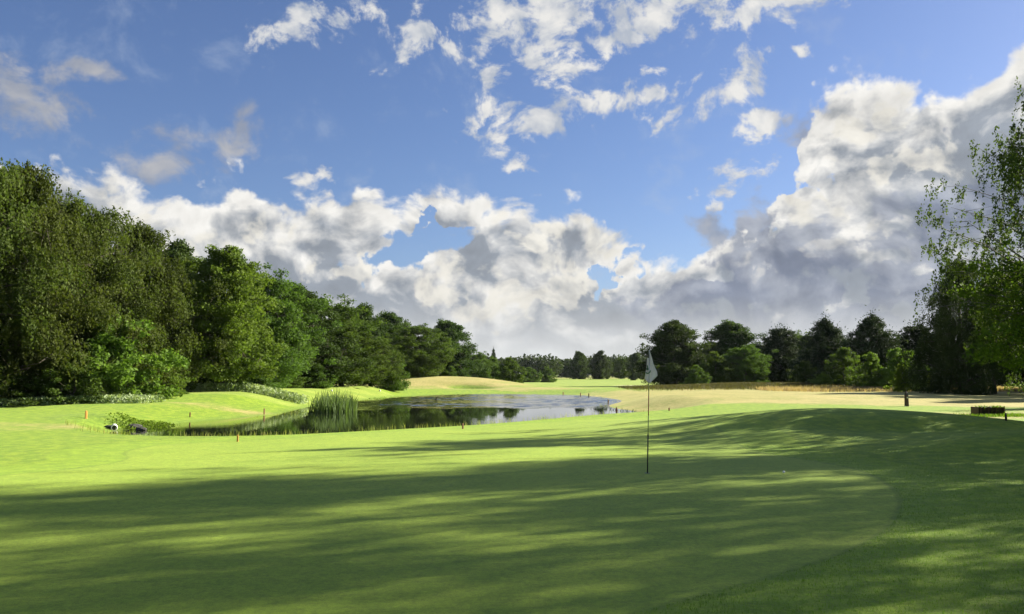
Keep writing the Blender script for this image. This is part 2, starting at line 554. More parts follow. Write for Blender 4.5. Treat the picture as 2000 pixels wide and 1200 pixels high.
# ------------------------------------------------------------ ground material
def ground_material():
    m, g = material('turf')
    geo = g.n('ShaderNodeNewGeometry').outputs['Position']
    at_ = lambda n: g.n('ShaderNodeAttribute', attribute_name=n).outputs['Fac']
    sg, dry, rough, sand, mud, pd = at_('sgreen'), at_('dry'), at_('rough'), at_('sand'), at_('mud'), at_('fair')
    n_big = g.noise(geo, 0.35, 4, 0.6)
    n_mid = g.noise(geo, 2.6, 5, 0.65)
    n_fin = g.noise(geo, 85.0, 3, 0.8)
    n_med = g.noise(geo, 19.0, 4, 0.7)
    wig = g.m('MULTIPLY', g.m('SUBTRACT', g.noise(geo, 9.0, 3, .6), .5), 0.10)
    sgw = g.m('ADD', sg, wig)
    def var(c0, c1, a=.42, b=.60, f=n_mid):
        return g.mix(g.step(f, a, b), c0, c1)
    green = var((0.160, 0.240, 0.011), (0.224, 0.300, 0.019), .35, .65, g.m('ADD', g.m('MULTIPLY', n_big, .55), g.m('MULTIPLY', n_mid, .45)))
    collar = var((0.142, 0.230, 0.006), (0.195, 0.284, 0.009))
    lawn = var((0.108, 0.190, 0.006), (0.195, 0.272, 0.012), .40, .60)
    fair = var((0.165, 0.232, 0.026), (0.235, 0.292, 0.042), .4, .62, n_big)
    dryc = var((0.23, 0.205, 0.058), (0.37, 0.290, 0.115), .36, .66, g.m('ADD', g.m('MULTIPLY', n_big, .5), g.m('MULTIPLY', n_mid, .5)))
    lush = var((0.095, 0.165, 0.011), (0.165, 0.245, 0.020))
    c = g.mix(g.step(sgw, 0.02, -0.02), collar, green)
    c = g.mix(g.step(g.m('ADD', sgw, g.m('MULTIPLY', g.m('SUBTRACT', n_big, .5), .25)), 1.55, 1.62), c, lawn)
    c = g.mix(g.step(g.m('ADD', pd, g.m('MULTIPLY', g.m('SUBTRACT', n_mid, .5), .3)), .4, .6), c, fair)
    c = g.mix(g.step(g.m('ADD', dry, g.m('MULTIPLY', g.m('SUBTRACT', g.m('ADD', g.m('MULTIPLY', n_big, .6), g.m('MULTIPLY', n_mid, .4)), .5), 2.0)), .2, .9), c, dryc)
    c = g.mix(g.step(g.m('ADD', rough, g.m('MULTIPLY', g.m('SUBTRACT', n_mid, .5), .6)), .3, .8), c, lush)
    c = g.mix(g.step(g.m('ADD', mud, g.m('MULTIPLY', g.m('SUBTRACT', n_med, .5), .6)), .35, .65), c, (0.050, 0.040, 0.024))
    c = g.mix(g.step(g.m('ADD', sand, g.m('MULTIPLY', g.m('SUBTRACT', n_mid, .5), .3)), .4, .6), c, (0.62, 0.54, 0.40))
    # the cut edge between green and collar, a thin darker line
    c = g.mix(g.step(g.m('ABSOLUTE', g.m('SUBTRACT', sgw, .02)), .015, .075, .34, 0.0), c, (0.07, 0.11, 0.008))
    c = g.mix(g.step(g.m('ABSOLUTE', g.m('SUBTRACT', sgw, 1.6)), .01, .10, .18, 0.0), c, (0.07, 0.11, 0.008))
    # fine speckle of the blades, brown and pale flecks
    k = g.m('ADD', g.m('MULTIPLY', g.m('SUBTRACT', n_fin, .5), 2.0), g.m('ADD', g.m('MULTIPLY', g.m('SUBTRACT', n_med, .5), 1.25), g.m('MULTIPLY', g.m('SUBTRACT', g.noise(geo, 6.5, 4, .7), .5), .95)))
    c = g.vm('SCALE', c, scale=g.m('ADD', 1.0, k))
    fl = g.step(g.noise(geo, 3.1, 6, .85), .62, .72, 0.0, .38)
    c = g.mix(fl, c, (0.30, 0.27, 0.10))
    p = g.n('ShaderNodeBsdfPrincipled')
    g.link(c, p.inputs['Base Color'])
    p.inputs['Roughness'].default_value = 0.75
    p.inputs['Specular IOR Level'].default_value = 0.18
    p.inputs['Sheen Weight'].default_value = 0.12
    p.inputs['Sheen Roughness'].default_value = 0.5
    p.inputs['Sheen Tint'].default_value = (.7, .9, .4, 1)
    bump = g.n('ShaderNodeBump')
    bump.inputs['Distance'].default_value = 0.012
    bump.inputs['Strength'].default_value = 0.55
    hgt = g.m('ADD', g.m('MULTIPLY', n_fin, .6), g.m('MULTIPLY', n_med, 1.0))
    hgt = g.m('MULTIPLY', hgt, g.step(sg, -0.05, 2.0, .55, 2.2))
    g.link(hgt, bump.inputs['Height'])
    g.link(bump.outputs[0], p.inputs['Normal'])
    g.t.links.new(p.outputs[0], g.n('ShaderNodeOutputMaterial').inputs[0])
    return m


def build_ground():
    # polar sheet: finest where the picture looks, reaching the horizon all round
    a = np.concatenate([np.linspace(-180, -44, 70), np.linspace(-44, 44, 900)[1:-1], np.linspace(44, 180, 70)])[:-1]
    a = np.radians(a)
    r = np.concatenate([[0.6, 2, 3.5], np.geomspace(4.6, 120, 520), np.geomspace(123, 3500, 110)])
    A, R = np.meshgrid(a, r)
    X = np.sin(A) * R; Y = np.cos(A) * R
    Z, pd, td = heights(X, Y)
    nr, na = X.shape
    V = np.stack([X, Y, Z], -1).reshape(-1, 3)
    i = np.arange(nr - 1)[:, None] * na + np.arange(na)[None, :]
    j = np.arange(nr - 1)[:, None] * na + (np.arange(na)[None, :] + 1) % na
    F = np.stack([i, i + na, j + na, j], -1).reshape(-1, 4)
    V = np.vstack([V, [[0, 0, Z[0].mean()]]])
    tri = np.array([[na * nr, k, (k + 1) % na, (k + 1) % na] for k in range(0)], int).reshape(-1, 4)
    D = np.hypot(X, Y)
    sg = sdist(X, Y, GREEN)
    # mown fairways: far centre, tee, bright grass left and right of the pond
    w = .5 * wob(X, Y, .13, 5.0)
    fair = np.maximum(ss(-td + w * 3, -1.0, 1.0),
                      ss(D, 112, 122) * ss(-np.abs(X - 22 - (Y - 110) * .06) + 24 + (Y - 110) * .10, -3, 3) * ss(D, 300, 290))
    dry = np.maximum.reduce([
        gauss(X, Y, -12, 124, 15, 12) * 1.3,
        gauss(X, Y, 0, 114, 17, 5) * 1.0,
        ss(Y + .10 * X + 4 * w, 47, 54) * ss(X + .12 * (Y - 50) + 3 * w, 5.5, 9.5) * ss(Y - .30 * X, 108, 88) * .90,
        gauss(X, Y, -13.5, 49, 9, 4.0) * .6 + 0 * X,
        gauss(X, Y, -15, 30, 7, 3.6) * .55,
        gauss(X, Y, 52, 92, 26, 4) * 1.1,
        gauss(X, Y, 24, 38, 9, 5) * .9,
        ss(D, 300, 330) * .6])
    dry = dry * ss(sg, .5, 3)
    rough = np.maximum.reduce([
        gauss(X, Y, -5.6, 117.2, 3.4, 2.0) * 1.3,
        gauss(X, Y, -16, 36, 3.4, 3.6) * 1.2,
        ss(pd, 3.2, .4) * ss(pd, -1, 0) * .75 * (X < 0),
        gauss(X, Y, -11.5, 73, 3.5, 16) * .9,
        gauss(X, Y, 29, 107, 13, 6) * 1.1,
        ss(-X - .12 * (Y - 45), 25, 30) * ss(Y, 20, 30)])
    sand = gauss(X, Y, -7.0, 114.2, 1.3, .8) * 1.1 + gauss(X, Y, 21, 146, 5, 2.5)
    mud = np.clip(ss(pd, .55, .05), 0, 1)
    at_ = {'sgreen': ('POINT', np.append(sg, 0)), 'dry': ('POINT', np.append(dry, 0)), 'rough': ('POINT', np.append(rough, 0)),
           'sand': ('POINT', np.append(sand, 0)), 'mud': ('POINT', np.append(mud, 0)), 'fair': ('POINT', np.append(fair, 0))}
    o = mesh_np('ground', V, F[:, ::-1], ground_material(), at_, smooth=True)
    tag(o, kind='structure')
    return o


build_ground()


def water_material():
    m, g = material('pond_water')
    geo = g.n('ShaderNodeNewGeometry').outputs['Position']
    p = g.n('ShaderNodeBsdfPrincipled')
    p.inputs['Base Color'].default_value = (0.012, 0.016, 0.010, 1)
    p.inputs['IOR'].default_value = 1.8
    p.inputs['Specular IOR Level'].default_value = 0.5
    v = g.vm('MULTIPLY', geo, (1.0, 1.5, 1.0))
    wind = g.step(g.noise(g.vm('MULTIPLY', geo, (.035, .09, 1)), 1.0, 3, .5), .40, .62)
    x, y, z = g.sep(geo)
    open_ = g.step(g.m('ADD', y, g.m('MULTIPLY', g.m('SUBTRACT', g.noise(g.vm('MULTIPLY', geo, (.15, .15, 1)), 1.0, 3, .6), .5), 16)), 58, 64)
    amp = g.m('ADD', .012, g.m('ADD', g.m('MULTIPLY', wind, .05), g.m('MULTIPLY', open_, .15)))
    h = g.m('ADD', g.noise(v, 5.0, 3, .55), g.m('MULTIPLY', g.noise(v, 1.3, 2, .5), 1.2))
    bump = g.n('ShaderNodeBump')
    bump.inputs['Distance'].default_value = 0.02
    g.link(g.m('MULTIPLY', h, amp), bump.inputs['Height'])
    bump.inputs['Strength'].default_value = 0.8
    g.link(bump.outputs[0], p.inputs['Normal'])
    g.link(g.m('ADD', .012, g.m('MULTIPLY', open_, .05)), p.inputs['Roughness'])
    g.t.links.new(p.outputs[0], g.n('ShaderNodeOutputMaterial').inputs[0])
    return m


lo = POND.min(0) - 3; hi = POND.max(0) + 3
nx_, ny_ = int((hi[0] - lo[0]) / .12), int((hi[1] - lo[1]) / .10)
gx, gy = np.meshgrid(np.linspace(lo[0], hi[0], nx_), np.linspace(lo[1], hi[1], ny_))
# real ripples where the wind reaches the water, calm in the lee near the camera
rw = np.random.default_rng(12)
rip = 0 * gx
for _ in range(26):
    lam = rw.uniform(.38, 1.5); th = rw.normal() * .55 + .9; k_ = 2 * math.pi / lam
    rip += lam * np.sin(k_ * (gx * math.cos(th) + gy * math.sin(th)) + rw.uniform(0, 6.28))
rip *= .0034 * (.5 + .5 * np.sin(gx * .31 + gy * .12) * np.sin(gy * .23 - gx * .1) + .25)
rip *= ss(gy + 1.6 * np.sin(gx * .5) + 1.2 * np.sin(gx * 1.3 + 1) - .25 * gx, 59, 65)
VV = np.stack([gx, gy, gx * 0 + WZ + rip], -1).reshape(-1, 3)
ii = (np.arange(ny_ - 1)[:, None] * nx_ + np.arange(nx_ - 1)[None, :]).reshape(-1)
FF = np.stack([ii, ii + 1, ii + nx_ + 1, ii + nx_], -1)
cx_ = VV[FF].mean(1)
FF = FF[sdist(cx_[:, 0], cx_[:, 1], POND) < 2.2]
tag(mesh_np('water', VV, FF, water_material(), smooth=True), kind='structure')

# ------------------------------------------------------------ foliage
def leaf_material(name, dark, light, trans=0.38, rough=0.72, hue=(1, 1, 1)):
    m, g = material(name)
    rnd = g.n('ShaderNodeAttribute', attribute_name='rnd').outputs['Fac']
    obj = g.n('ShaderNodeObjectInfo')
    tco = g.n('ShaderNodeTexCoord').outputs['Object']
    cl = g.noise(tco, 0.55, 3, .6)
    f = g.m('ADD', g.m('MULTIPLY', rnd, .38), g.m('MULTIPLY', g.step(cl, .32, .68), .62))
    c = g.mix(f, dark, light)
    hs = g.n('ShaderNodeHueSaturation')
    g.link(g.m('ADD', .488, g.m('MULTIPLY', obj.outputs['Random'], .024)), hs.inputs['Hue'])
    g.link(g.m('ADD', .84, g.m('MULTIPLY', obj.outputs['Random'], .32)), hs.inputs['Value'])
    g.link(c, hs.inputs['Color'])
    c = hs.outputs[0]
    p = g.n('ShaderNodeBsdfPrincipled')
    g.link(c, p.inputs['Base Color'])
    p.inputs['Roughness'].default_value = rough
    p.inputs['Specular IOR Level'].default_value = 0.10
    tr = g.n('ShaderNodeBsdfTranslucent')
    g.link(g.vm('MULTIPLY', c, (1.25, 1.35, .6)), tr.inputs['Color'])
    mx = g.n('ShaderNodeMixShader')
    mx.inputs[0].default_value = trans
    g.t.links.new(p.outputs[0], mx.inputs[1]); g.t.links.new(tr.outputs[0], mx.inputs[2])
    g.t.links.new(mx.outputs[0], g.n('ShaderNodeOutputMaterial').inputs[0])
    return m


M_OLIVE = leaf_material('olive_leaves', (0.036, 0.056, 0.012), (0.094, 0.122, 0.028))
M_MID = leaf_material('green_leaves', (0.040, 0.072, 0.014), (0.104, 0.160, 0.034))
M_BRIGHT = leaf_material('bright_leaves', (0.064, 0.112, 0.018), (0.150, 0.222, 0.038), .36)
M_DARK = leaf_material('dark_leaves', (0.024, 0.043, 0.012), (0.066, 0.098, 0.026), .28)
M_PINE = leaf_material('needles', (0.018, 0.034, 0.013), (0.048, 0.072, 0.026), .15)
M_BIRCH = leaf_material('birch_leaves', (0.040, 0.066, 0.014), (0.095, 0.130, 0.030), .30)
M_YELLOW = leaf_material('lime_leaves', (0.085, 0.130, 0.014), (0.190, 0.250, 0.032), .40)
M_FAR = leaf_material('far_leaves', (0.032, 0.054, 0.022), (0.066, 0.098, 0.036), .25)
M_BARK = simple('bark', (0.075, 0.060, 0.045), .9, .5, 9)
M_BIRCHBARK = simple('birch_bark', (0.13, 0.12, 0.105), .8, .7, 5)


def leaf_quads(C, A, B):
    """rhombic leaves: centre C, half length A, half width B"""
    n = len(C)
    V = np.stack([C - A, C + B - A * .15, C + A, C - B - A * .15], 1).reshape(-1, 3)
    F = np.arange(n * 4).reshape(n, 4)
    return V, F


def rand_dirs(rng, n, up=0.0):
    v = rng.normal(size=(n, 3)); v[:, 2] += up
    return v / np.linalg.norm(v, axis=1, keepdims=True)


PROFILES = {
    'round': lambda t: np.sqrt(np.clip(1 - ((t - .42) / .60) ** 2, .02, 1)),
    'dome': lambda t: np.clip(1.0 - t ** 2.6, .06, 1) * (.75 + .25 * ss(t, 0, .25)),
    'cone': lambda t: np.clip(1.02 - t ** 1.4, .07, 1),
    'pine': lambda t: np.clip(1.0 - ((t - .35) / .68) ** 2, .05, 1) ** .75,
    'column': lambda t: np.clip(1 - ((t - .4) / .62) ** 4, .1, 1),
    'egg': lambda t: np.sqrt(np.clip(1 - ((t - .38) / .64) ** 2, .03, 1)) * (1 - .25 * t),
}


def make_tree(seed, H, R, base, prof, nlimb, nsub, nleaf, leaf, csize, mat, bark, droop=0.0, up=.6, trunk_r=.2,
              shell=.55, spike=0.0, narrow=.5, gaps=0.0, wild=.22, twigs=True):
    """returns (trunk mesh, crown mesh) of a tree of height H, crown radius R, whose crown starts at height `base`"""
    rng = np.random.default_rng(seed)
    prf = PROFILES[prof]
    mb = MB()
    top = H * .93
    lean = rng.normal(size=2) * .02 * H
    npt = 7
    path = []
    for k in range(npt):
        t = k / (npt - 1)
        w = rng.normal(size=2) * .012 * H * (t > 0)
        path.append((lean[0] * t + w[0], lean[1] * t + w[1], top * t - .25 * (k == 0)))
    rad = [trunk_r * (1.35 if k == 0 else 1) * (1 - k / (npt - 1)) ** .8 + .012 for k in range(npt)]
    mb.tube(path, rad, 8)
    P = np.array(path); PT = np.linspace(0, 1, npt)
    pos_at = lambda t: np.array([np.interp(t, PT, P[:, i]) for i in range(3)])
    clumps = []
    for i in range(nlimb):
        f = (i + rng.random() * .8) / nlimb
        hz = base + (H - base) * f
        r = R * float(prf(np.array(f))) * (1 + wild * rng.normal())
        az_ = i * 2.39996 + rng.normal() * .35
        if gaps and rng.random() < gaps: r *= .55
        rise = (.10 + .55 * f) * r * up
        z0 = max(hz - rise - .35 * r * up, base * .55)
        z0 = min(z0, top * .95)
        p0 = pos_at(z0 / top)
        tip = np.array([p0[0] * .4 + math.cos(az_) * r, p0[1] * .4 + math.sin(az_) * r, min(hz, H) + rng.normal() * .03 * H])
        mid = p0 * .5 + tip * .5 + np.array([0, 0, .10 * r]) + rng.normal(size=3) * .05 * r
        lr = max(.012, trunk_r * .42 * (1 - .7 * f))
        mb.tube([p0, mid, tip], [lr, lr * .55, lr * .15], 5, cap=False)
        for s in range(nsub):
            u = .30 + .70 * (s + rng.random()) / nsub
            c = (1 - u) ** 2 * p0 + 2 * u * (1 - u) * mid + u * u * tip
            side = rng.normal(size=3) * np.array([1, 1, .75]) * r * .20
            c2 = c + side
            if twigs:
                mb.tube([c, c2], [lr * .25, lr * .08], 4, cap=False)
            clumps.append((c2, csize * (.6 + .8 * rng.random()) * (.75 + .35 * (1 - f))))
    Cs = np.array([c for c, _ in clumps]); Rs = np.array([r for _, r in clumps])
    w = Rs ** 2; w /= w.sum()
    k = rng.choice(len(Cs), size=nleaf, p=w)
    if droop > 0:
        # hanging strands: leaves follow curves that start in the clump and fall
        per = 14
        ns = nleaf // per
        k = rng.choice(len(Cs), size=ns, p=w)
        d0 = rand_dirs(rng, ns, .1)
        start = Cs[k] + d0 * (Rs[k] * rng.random(ns) ** .5)[:, None]
        ln = droop * (.35 + rng.random(ns)) 
        out = start.copy(); out[:, 2] = 0
        out /= np.linalg.norm(out, axis=1, keepdims=True) + 1e-6
        t = (np.arange(per) + .5) / per
        C = start[:, None, :] + out[:, None, :] * (ln[:, None] * .35 * np.sqrt(t)[None, :])[..., None]
        C[:, :, 2] -= (ln[:, None] * t[None, :] ** 1.5)
        C = C.reshape(-1, 3) + rng.normal(size=(ns * per, 3)) * leaf * .8
        n = len(C)
        A = rand_dirs(rng, n, -1.6)
    else:
        n = nleaf
        d0 = rand_dirs(rng, n)
        rr = rng.random(n) ** shell
        C = Cs[k] + d0 * np.array([1, 1, .72]) * (Rs[k] * rr)[:, None]
        if spike > 0:
            C[:, 2] += np.abs(rng.normal(size=n)) ** 2 * spike * (rng.random(n) < .25)
        A = rand_dirs(rng, n, .3 if spike == 0 else 1.2)
    nrm = rand_dirs(rng, n, .9)
    B = np.cross(A, nrm); B /= np.linalg.norm(B, axis=1, keepdims=True) + 1e-6
    sz = leaf * (.65 + .7 * rng.random(n))
    V, F = leaf_quads(C, A * sz[:, None], B * (sz * narrow)[:, None])
    V[:, 2] = np.maximum(V[:, 2], .02)
    crown = mesh_np('crown', V, F, mat, {'rnd': ('FACE', rng.random(n))}, link=False)
    me = bpy.data.meshes.new('trunk')
    me.from_pydata(mb.v, [], mb.f)
    me.materials.append(bark)
    me.polygons.foreach_set('use_smooth', np.ones(len(me.polygons), bool))
    return dict(trunk=me, crown=crown, H=float(np.percentile(V[:, 2], 99.85)), R=R)


T = {
    'weeping': make_tree(11, 14, 4.2, .8, 'egg', 60, 7, 112000, .088, .85, M_OLIVE, M_BARK, droop=1.15, trunk_r=.28),
    'weeping2': make_tree(12, 14, 4.4, .6, 'dome', 60, 7, 112000, .088, .8, M_OLIVE, M_BARK, droop=1.0, trunk_r=.26),
    'oak': make_tree(21, 12, 4.2, 1.2, 'round', 58, 8, 60000, .125, .80, M_MID, M_BARK, trunk_r=.26),
    'bright': make_tree(22, 12, 4.0, 1.4, 'egg', 60, 8, 60000, .12, .72, M_BRIGHT, M_BARK, trunk_r=.17, up=.3),
    'beech': make_tree(23, 12, 4.2, .8, 'dome', 60, 8, 60000, .125, .80, M_DARK, M_BARK, trunk_r=.26),
    'oak2': make_tree(24, 11, 4.8, 1.0, 'dome', 70, 8, 62000, .14, .82, M_DARK, M_BARK, trunk_r=.30, wild=.16),
    'pine': make_tree(31, 11, 3.6, .8, 'dome', 90, 6, 60000, .16, .62, M_PINE, M_BARK, wild=.07, spike=.22, narrow=.3, up=1.1, trunk_r=.22),
    'pine2': make_tree(32, 11, 3.0, .5, 'pine', 80, 6, 50000, .16, .60, M_PINE, M_BARK, wild=.08, spike=.22, narrow=.3, up=1.0, trunk_r=.2),
    'bush': make_tree(41, 4, 2.0, .1, 'dome', 40, 5, 16000, .095, .42, M_MID, M_BARK, trunk_r=.07, up=.9),
    'lightbush': make_tree(42, 4, 2.0, .15, 'round', 36, 5, 14000, .10, .42, M_BRIGHT, M_BARK, trunk_r=.06, up=.9, gaps=.3),
    'young': make_tree(43, 4, 1.3, .6, 'egg', 30, 4, 7000, .11, .36, M_YELLOW, M_BARK, trunk_r=.05, up=.8, gaps=.3),
}


def plant(kind, px, ytop, D, hw, name, label, cat='tree', group=None, seed=0, X=None, H=None):
    """stand a tree on the ground; px, ytop = where its top shows, D = distance ahead, hw = half width in photo pixels"""
    x = (px - 1000) / FPX * D if X is None else X
    z = HZ(x, D)
    t = T[kind]
    if H is None:
        v = pix_dir(px, ytop)
        H = CAMZ + v.z / v.y * D - z
    R = hw / FPX * D
    rnd = random.Random(int(px * 7 + D * 13 + seed))
    o = empty(name, (x, D, z), label, cat, group, rnd.random() * 6.28, (R / t['R'], R / t['R'], H / t['H']))
    for part in ('trunk', 'crown'):
        c = bpy.data.objects.new(part, t[part])
        COL.objects.link(c); c.parent = o
    return o


def recolour(kind, mat):
    c = T[kind]['crown'].copy(); c.materials[0] = mat
    return dict(T[kind], crown=c)


T['willow'] = recolour('weeping2', M_DARK)  # darker leaf colour stands in for the crown being backlit
T['dimbush'] = recolour('bush', M_DARK)
T['stem'] = make_tree(25, 12, 4.2, 2.6, 'dome', 56, 8, 56000, .125, .75, M_DARK, M_BARK, trunk_r=.30, up=.3)
T['airy'] = make_tree(61, 13, 3.6, 3.0, 'round', 44, 6, 8600, .13, .95, M_MID, M_BARK, trunk_r=.22, wild=.4, gaps=.25)
T['airy2'] = make_tree(62, 13, 3.4, 2.2, 'egg', 46, 6, 8600, .13, .90, M_MID, M_BARK, trunk_r=.2, wild=.5, gaps=.35)
TREES = [
    # the wood along the left side
    ('weeping', -75, 305, 45, 170, 'weeping_tree', 'tallest weeping olive-green tree cut by the left edge of the photo'),
    ('weeping2', 45, 335, 48, 160, 'weeping_tree', 'tall weeping tree with hanging olive foliage, first whole crown from the left edge'),
    ('weeping', 150, 395, 52, 145, 'weeping_tree', 'weeping olive tree directly behind the light green bush near the culvert'),
    ('weeping2', 258, 440, 57, 120, 'weeping_tree', 'brownish-olive tree with thin feathery top between the weeping trees and the bright green tree'),
    ('beech', 345, 476, 66, 110, 'beech_tree', 'dark beech tree touching the left side of the bright green tree'),
    ('bright', 438, 486, 62, 105, 'maple_tree', 'bright green tree with short visible stem behind the raised tee'),
    ('oak', 515, 532, 72, 95, 'oak_tree', 'mid-green tree pressed against the right side of the bright green tree'),
    ('beech', 580, 560, 84, 95, 'beech_tree', 'dark tree with rusty crown, third tree right of the stemmed bright green one'),
    ('oak', 640, 586, 92, 85, 'oak_tree', 'rounded green tree in front of the gap where the left wood steps down'),
    ('oak', 668, 640, 90, 70, 'hawthorn_tree', 'dense rounded green tree low against the wood, straight behind the reed bed'),
    ('oak', 725, 665, 96, 58, 'hawthorn_tree', 'smaller dense green tree on the right shoulder of the rounded one above the reeds'),
    ('bush', 765, 684, 98, 28, 'shrub', 'pale green shrub where the tee meets the tan mound'),
    ('oak2', 705, 598, 132, 62, 'oak_tree', 'dark domed oak standing tallest behind the green wood, left of the tan mound'),
    ('oak2', 765, 612, 138, 58, 'oak_tree', 'dark oak between the domed tall one and the tree with visible trunks'),
    ('oak', 818, 632, 128, 56, 'oak_tree', 'green oak with thin bare trunks showing at the foot of the tan mound'),
    ('oak2', 875, 628, 150, 64, 'oak_tree', 'broad dark oak ending the left wood behind the bunker mound'),
    ('oak', 932, 688, 165, 28, 'oak_tree', 'low green tree right beside the broad dark oak above the bunker'),
    ('bush', 962, 700, 168, 24, 'shrub', 'grey-green shrub between the low green tree and the round bush at the fairway'),
    ('bush', 995, 699, 152, 30, 'shrub', 'round isolated bush standing at the left edge of the far fairway'),
    ('bush', 880, 716, 140, 20, 'shrub', 'small pale shrub on the top of the tan mound under the broad oak'),
    ('bush', 905, 716, 146, 18, 'shrub', 'second small shrub on the tan mound, just right of the palest one'),
    # bushes in front of the left wood
    ('lightbush', 215, 618, 49, 95, 'hazel_bush', 'large light green hazel bush under the weeping trees'),
    ('lightbush', 330, 712, 55, 44, 'hazel_bush', 'small bright bush beside the red and white post'),
    ('bush', 150, 690, 46, 60, 'bush', 'dark green bush low between the weeping trees, left of the hazel'),
    ('lightbush', 285, 655, 53, 55, 'hazel_bush', 'light green bush joining the large hazel to the small bright one'),
    ('bush', 40, 735, 45, 60, 'bush', 'low dark bush under the first whole weeping crown'),
    ('bush', 505, 712, 68, 44, 'bush', 'green bush at the edge of the tee right of the stemmed tree'),
    ('bush', 620, 712, 82, 36, 'bush', 'dark bush at the foot of the wood behind the reed bed'),
    ('bush', 560, 715, 78, 34, 'bush', 'dark bush between the tee-side bush and the one behind the reeds'),
    # the group right of the fairway
    ('oak2', 1318, 628, 140, 66, 'oak_tree', 'large round dark oak right behind the golf flag'),
    ('oak2', 1425, 630, 146, 72, 'oak_tree', 'spreading dark oak with sky showing through, second right of the flag'),
    ('oak', 1455, 674, 128, 42, 'alder_tree', 'lighter green tree standing in front of the spreading dark oak'),
    ('bush', 1395, 688, 126, 36, 'alder_tree', 'dim green tree left of the lighter one before the spreading oak'),
    ('bush', 1360, 714, 120, 24, 'shrub', 'small lit shrub at the right foot of the large round oak'),
    ('pine2', 1522, 642, 135, 52, 'pine_tree', 'narrow dark pine with pointed top, leftmost of the pines'),
    ('oak', 1572, 650, 155, 50, 'oak_tree', 'grey-green tree half hidden between the narrow pine and the first broad pine'),
    ('pine', 1614, 625, 125, 62, 'pine_tree', 'broad black-green pine, second pine from the left'),
    ('pine', 1702, 618, 116, 66, 'pine_tree', 'broadest black-green pine, directly left of a gap of sky'),
    ('pine2', 1790, 636, 120, 56, 'pine_tree', 'dark pine between the broadest pine and the large dark willow'),
    ('oak', 1752, 658, 140, 50, 'oak_tree', 'pale tree seen in the gap between the two right-hand pines'),
    ('bush', 1570, 706, 112, 30, 'shrub', 'dim shrub in front of the narrow dark pine'),
    ('bush', 1645, 680, 106, 38, 'shrub', 'tall dim green shrub in front of the second pine'),
    ('lightbush', 1605, 730, 104, 20, 'shrub', 'small yellow-green shrub at the edge of the pale long grass'),
    ('lightbush', 1700, 690, 100, 32, 'shrub', 'brownish sunlit shrub in front of the broadest pine'),
    ('lightbush', 1752, 682, 98, 42, 'shrub', 'sunlit arching bush with glowing rim before the right-hand pines'),
    ('young', 1760, 712, 88, 24, 'young_tree', 'young lime-green tree behind the maroon post'),
    ('bush', 1800, 712, 92, 30, 'shrub', 'dark rounded shrub right of the lime-green young tree'),
    ('young', 1822, 722, 90, 16, 'young_tree', 'slim lit sapling right of the dark rounded shrub'),
    ('willow', 1872, 512, 78, 72, 'willow_tree', 'large willow coloured black-green for backlight with ragged outline standing over the right-hand meadow'),
    ('stem', 1938, 545, 84, 50, 'beech_tree', 'dark tree behind the willow whose trunk shows against bright lawn'),
    ('stem', 2000, 520, 92, 60, 'beech_tree', 'dark tree at the right edge with trunks against bright lawn'),
    # middle distance
    ('oak2', 1131, 687, 300, 21, 'oak_tree', 'round single tree in the far fairway, left one of the pair'),
    ('oak2', 1171, 686, 305, 22, 'oak_tree', 'round single tree in the far fairway, right one of the pair'),
    ('oak2', 1240, 690, 320, 24, 'oak_tree', 'dark tree just left of the golf flag in the distance'),
    ('oak', 1212, 698, 340, 18, 'oak_tree', 'dim tree between the fairway pair and the flag'),
    ('pine2', 1237, 712, 260, 7, 'pine_tree', 'tiny pointed conifer left of the golf flag'),
    ('bush', 1035, 718, 230, 22, 'shrub', 'long dim thicket in the distance right of the round fairway bush'),
    ('bush', 1068, 717, 235, 16, 'shrub', 'dim thicket end with a pointed top, left of the fairway pair'),
    ('pine2', 964, 681, 400, 5, 'poplar_tree', 'thin lone poplar rising above the horizon wood'),
]
for k, tr in enumerate(TREES):
    plant(*tr, seed=k)

# second row in the left wood, seen through its gaps
rr = random.Random(5)

def plant_at(kind, x, y, H, R, name, label, cat='tree', group=None, rz=0.0):
    t = T[kind]
    z = HZ(x, y)
    o = empty(name, (x, y, z), label, cat, group, rz, (R / t['R'], R / t['R'], H / t['H']))
    for part in ('trunk', 'crown'):
        c = bpy.data.objects.new(part, t[part])
        COL.objects.link(c); c.parent = o
    return o


for k in range(15):
    Y = 46 + k * 7.2
    xx = -33.5 + rr.uniform(-1, 1) + max(0, Y - 100) * .25
    plant_at(['beech', 'oak', 'weeping2'][k % 3], xx, Y, (12.5 if Y < 60 else 10.2) - (.9 if Y > 100 else 0), 4.6, 'woodland_tree',
             'dark tree deeper in the left wood, showing only through gaps in the front row', 'tree', 'trees deeper in the left wood', rr.random() * 6)
for k in range(8):
    x, y = 38 + k * 9.5, 158 + rr.uniform(-4, 4) - k * 2.5
    plant_at(['beech', 'oak2'][k % 2], x, y, 8.0, 5.2, 'woodland_tree',
             'dark tree filling the gaps behind the pines on the right', 'tree', 'trees behind the pines', rr.random() * 6)

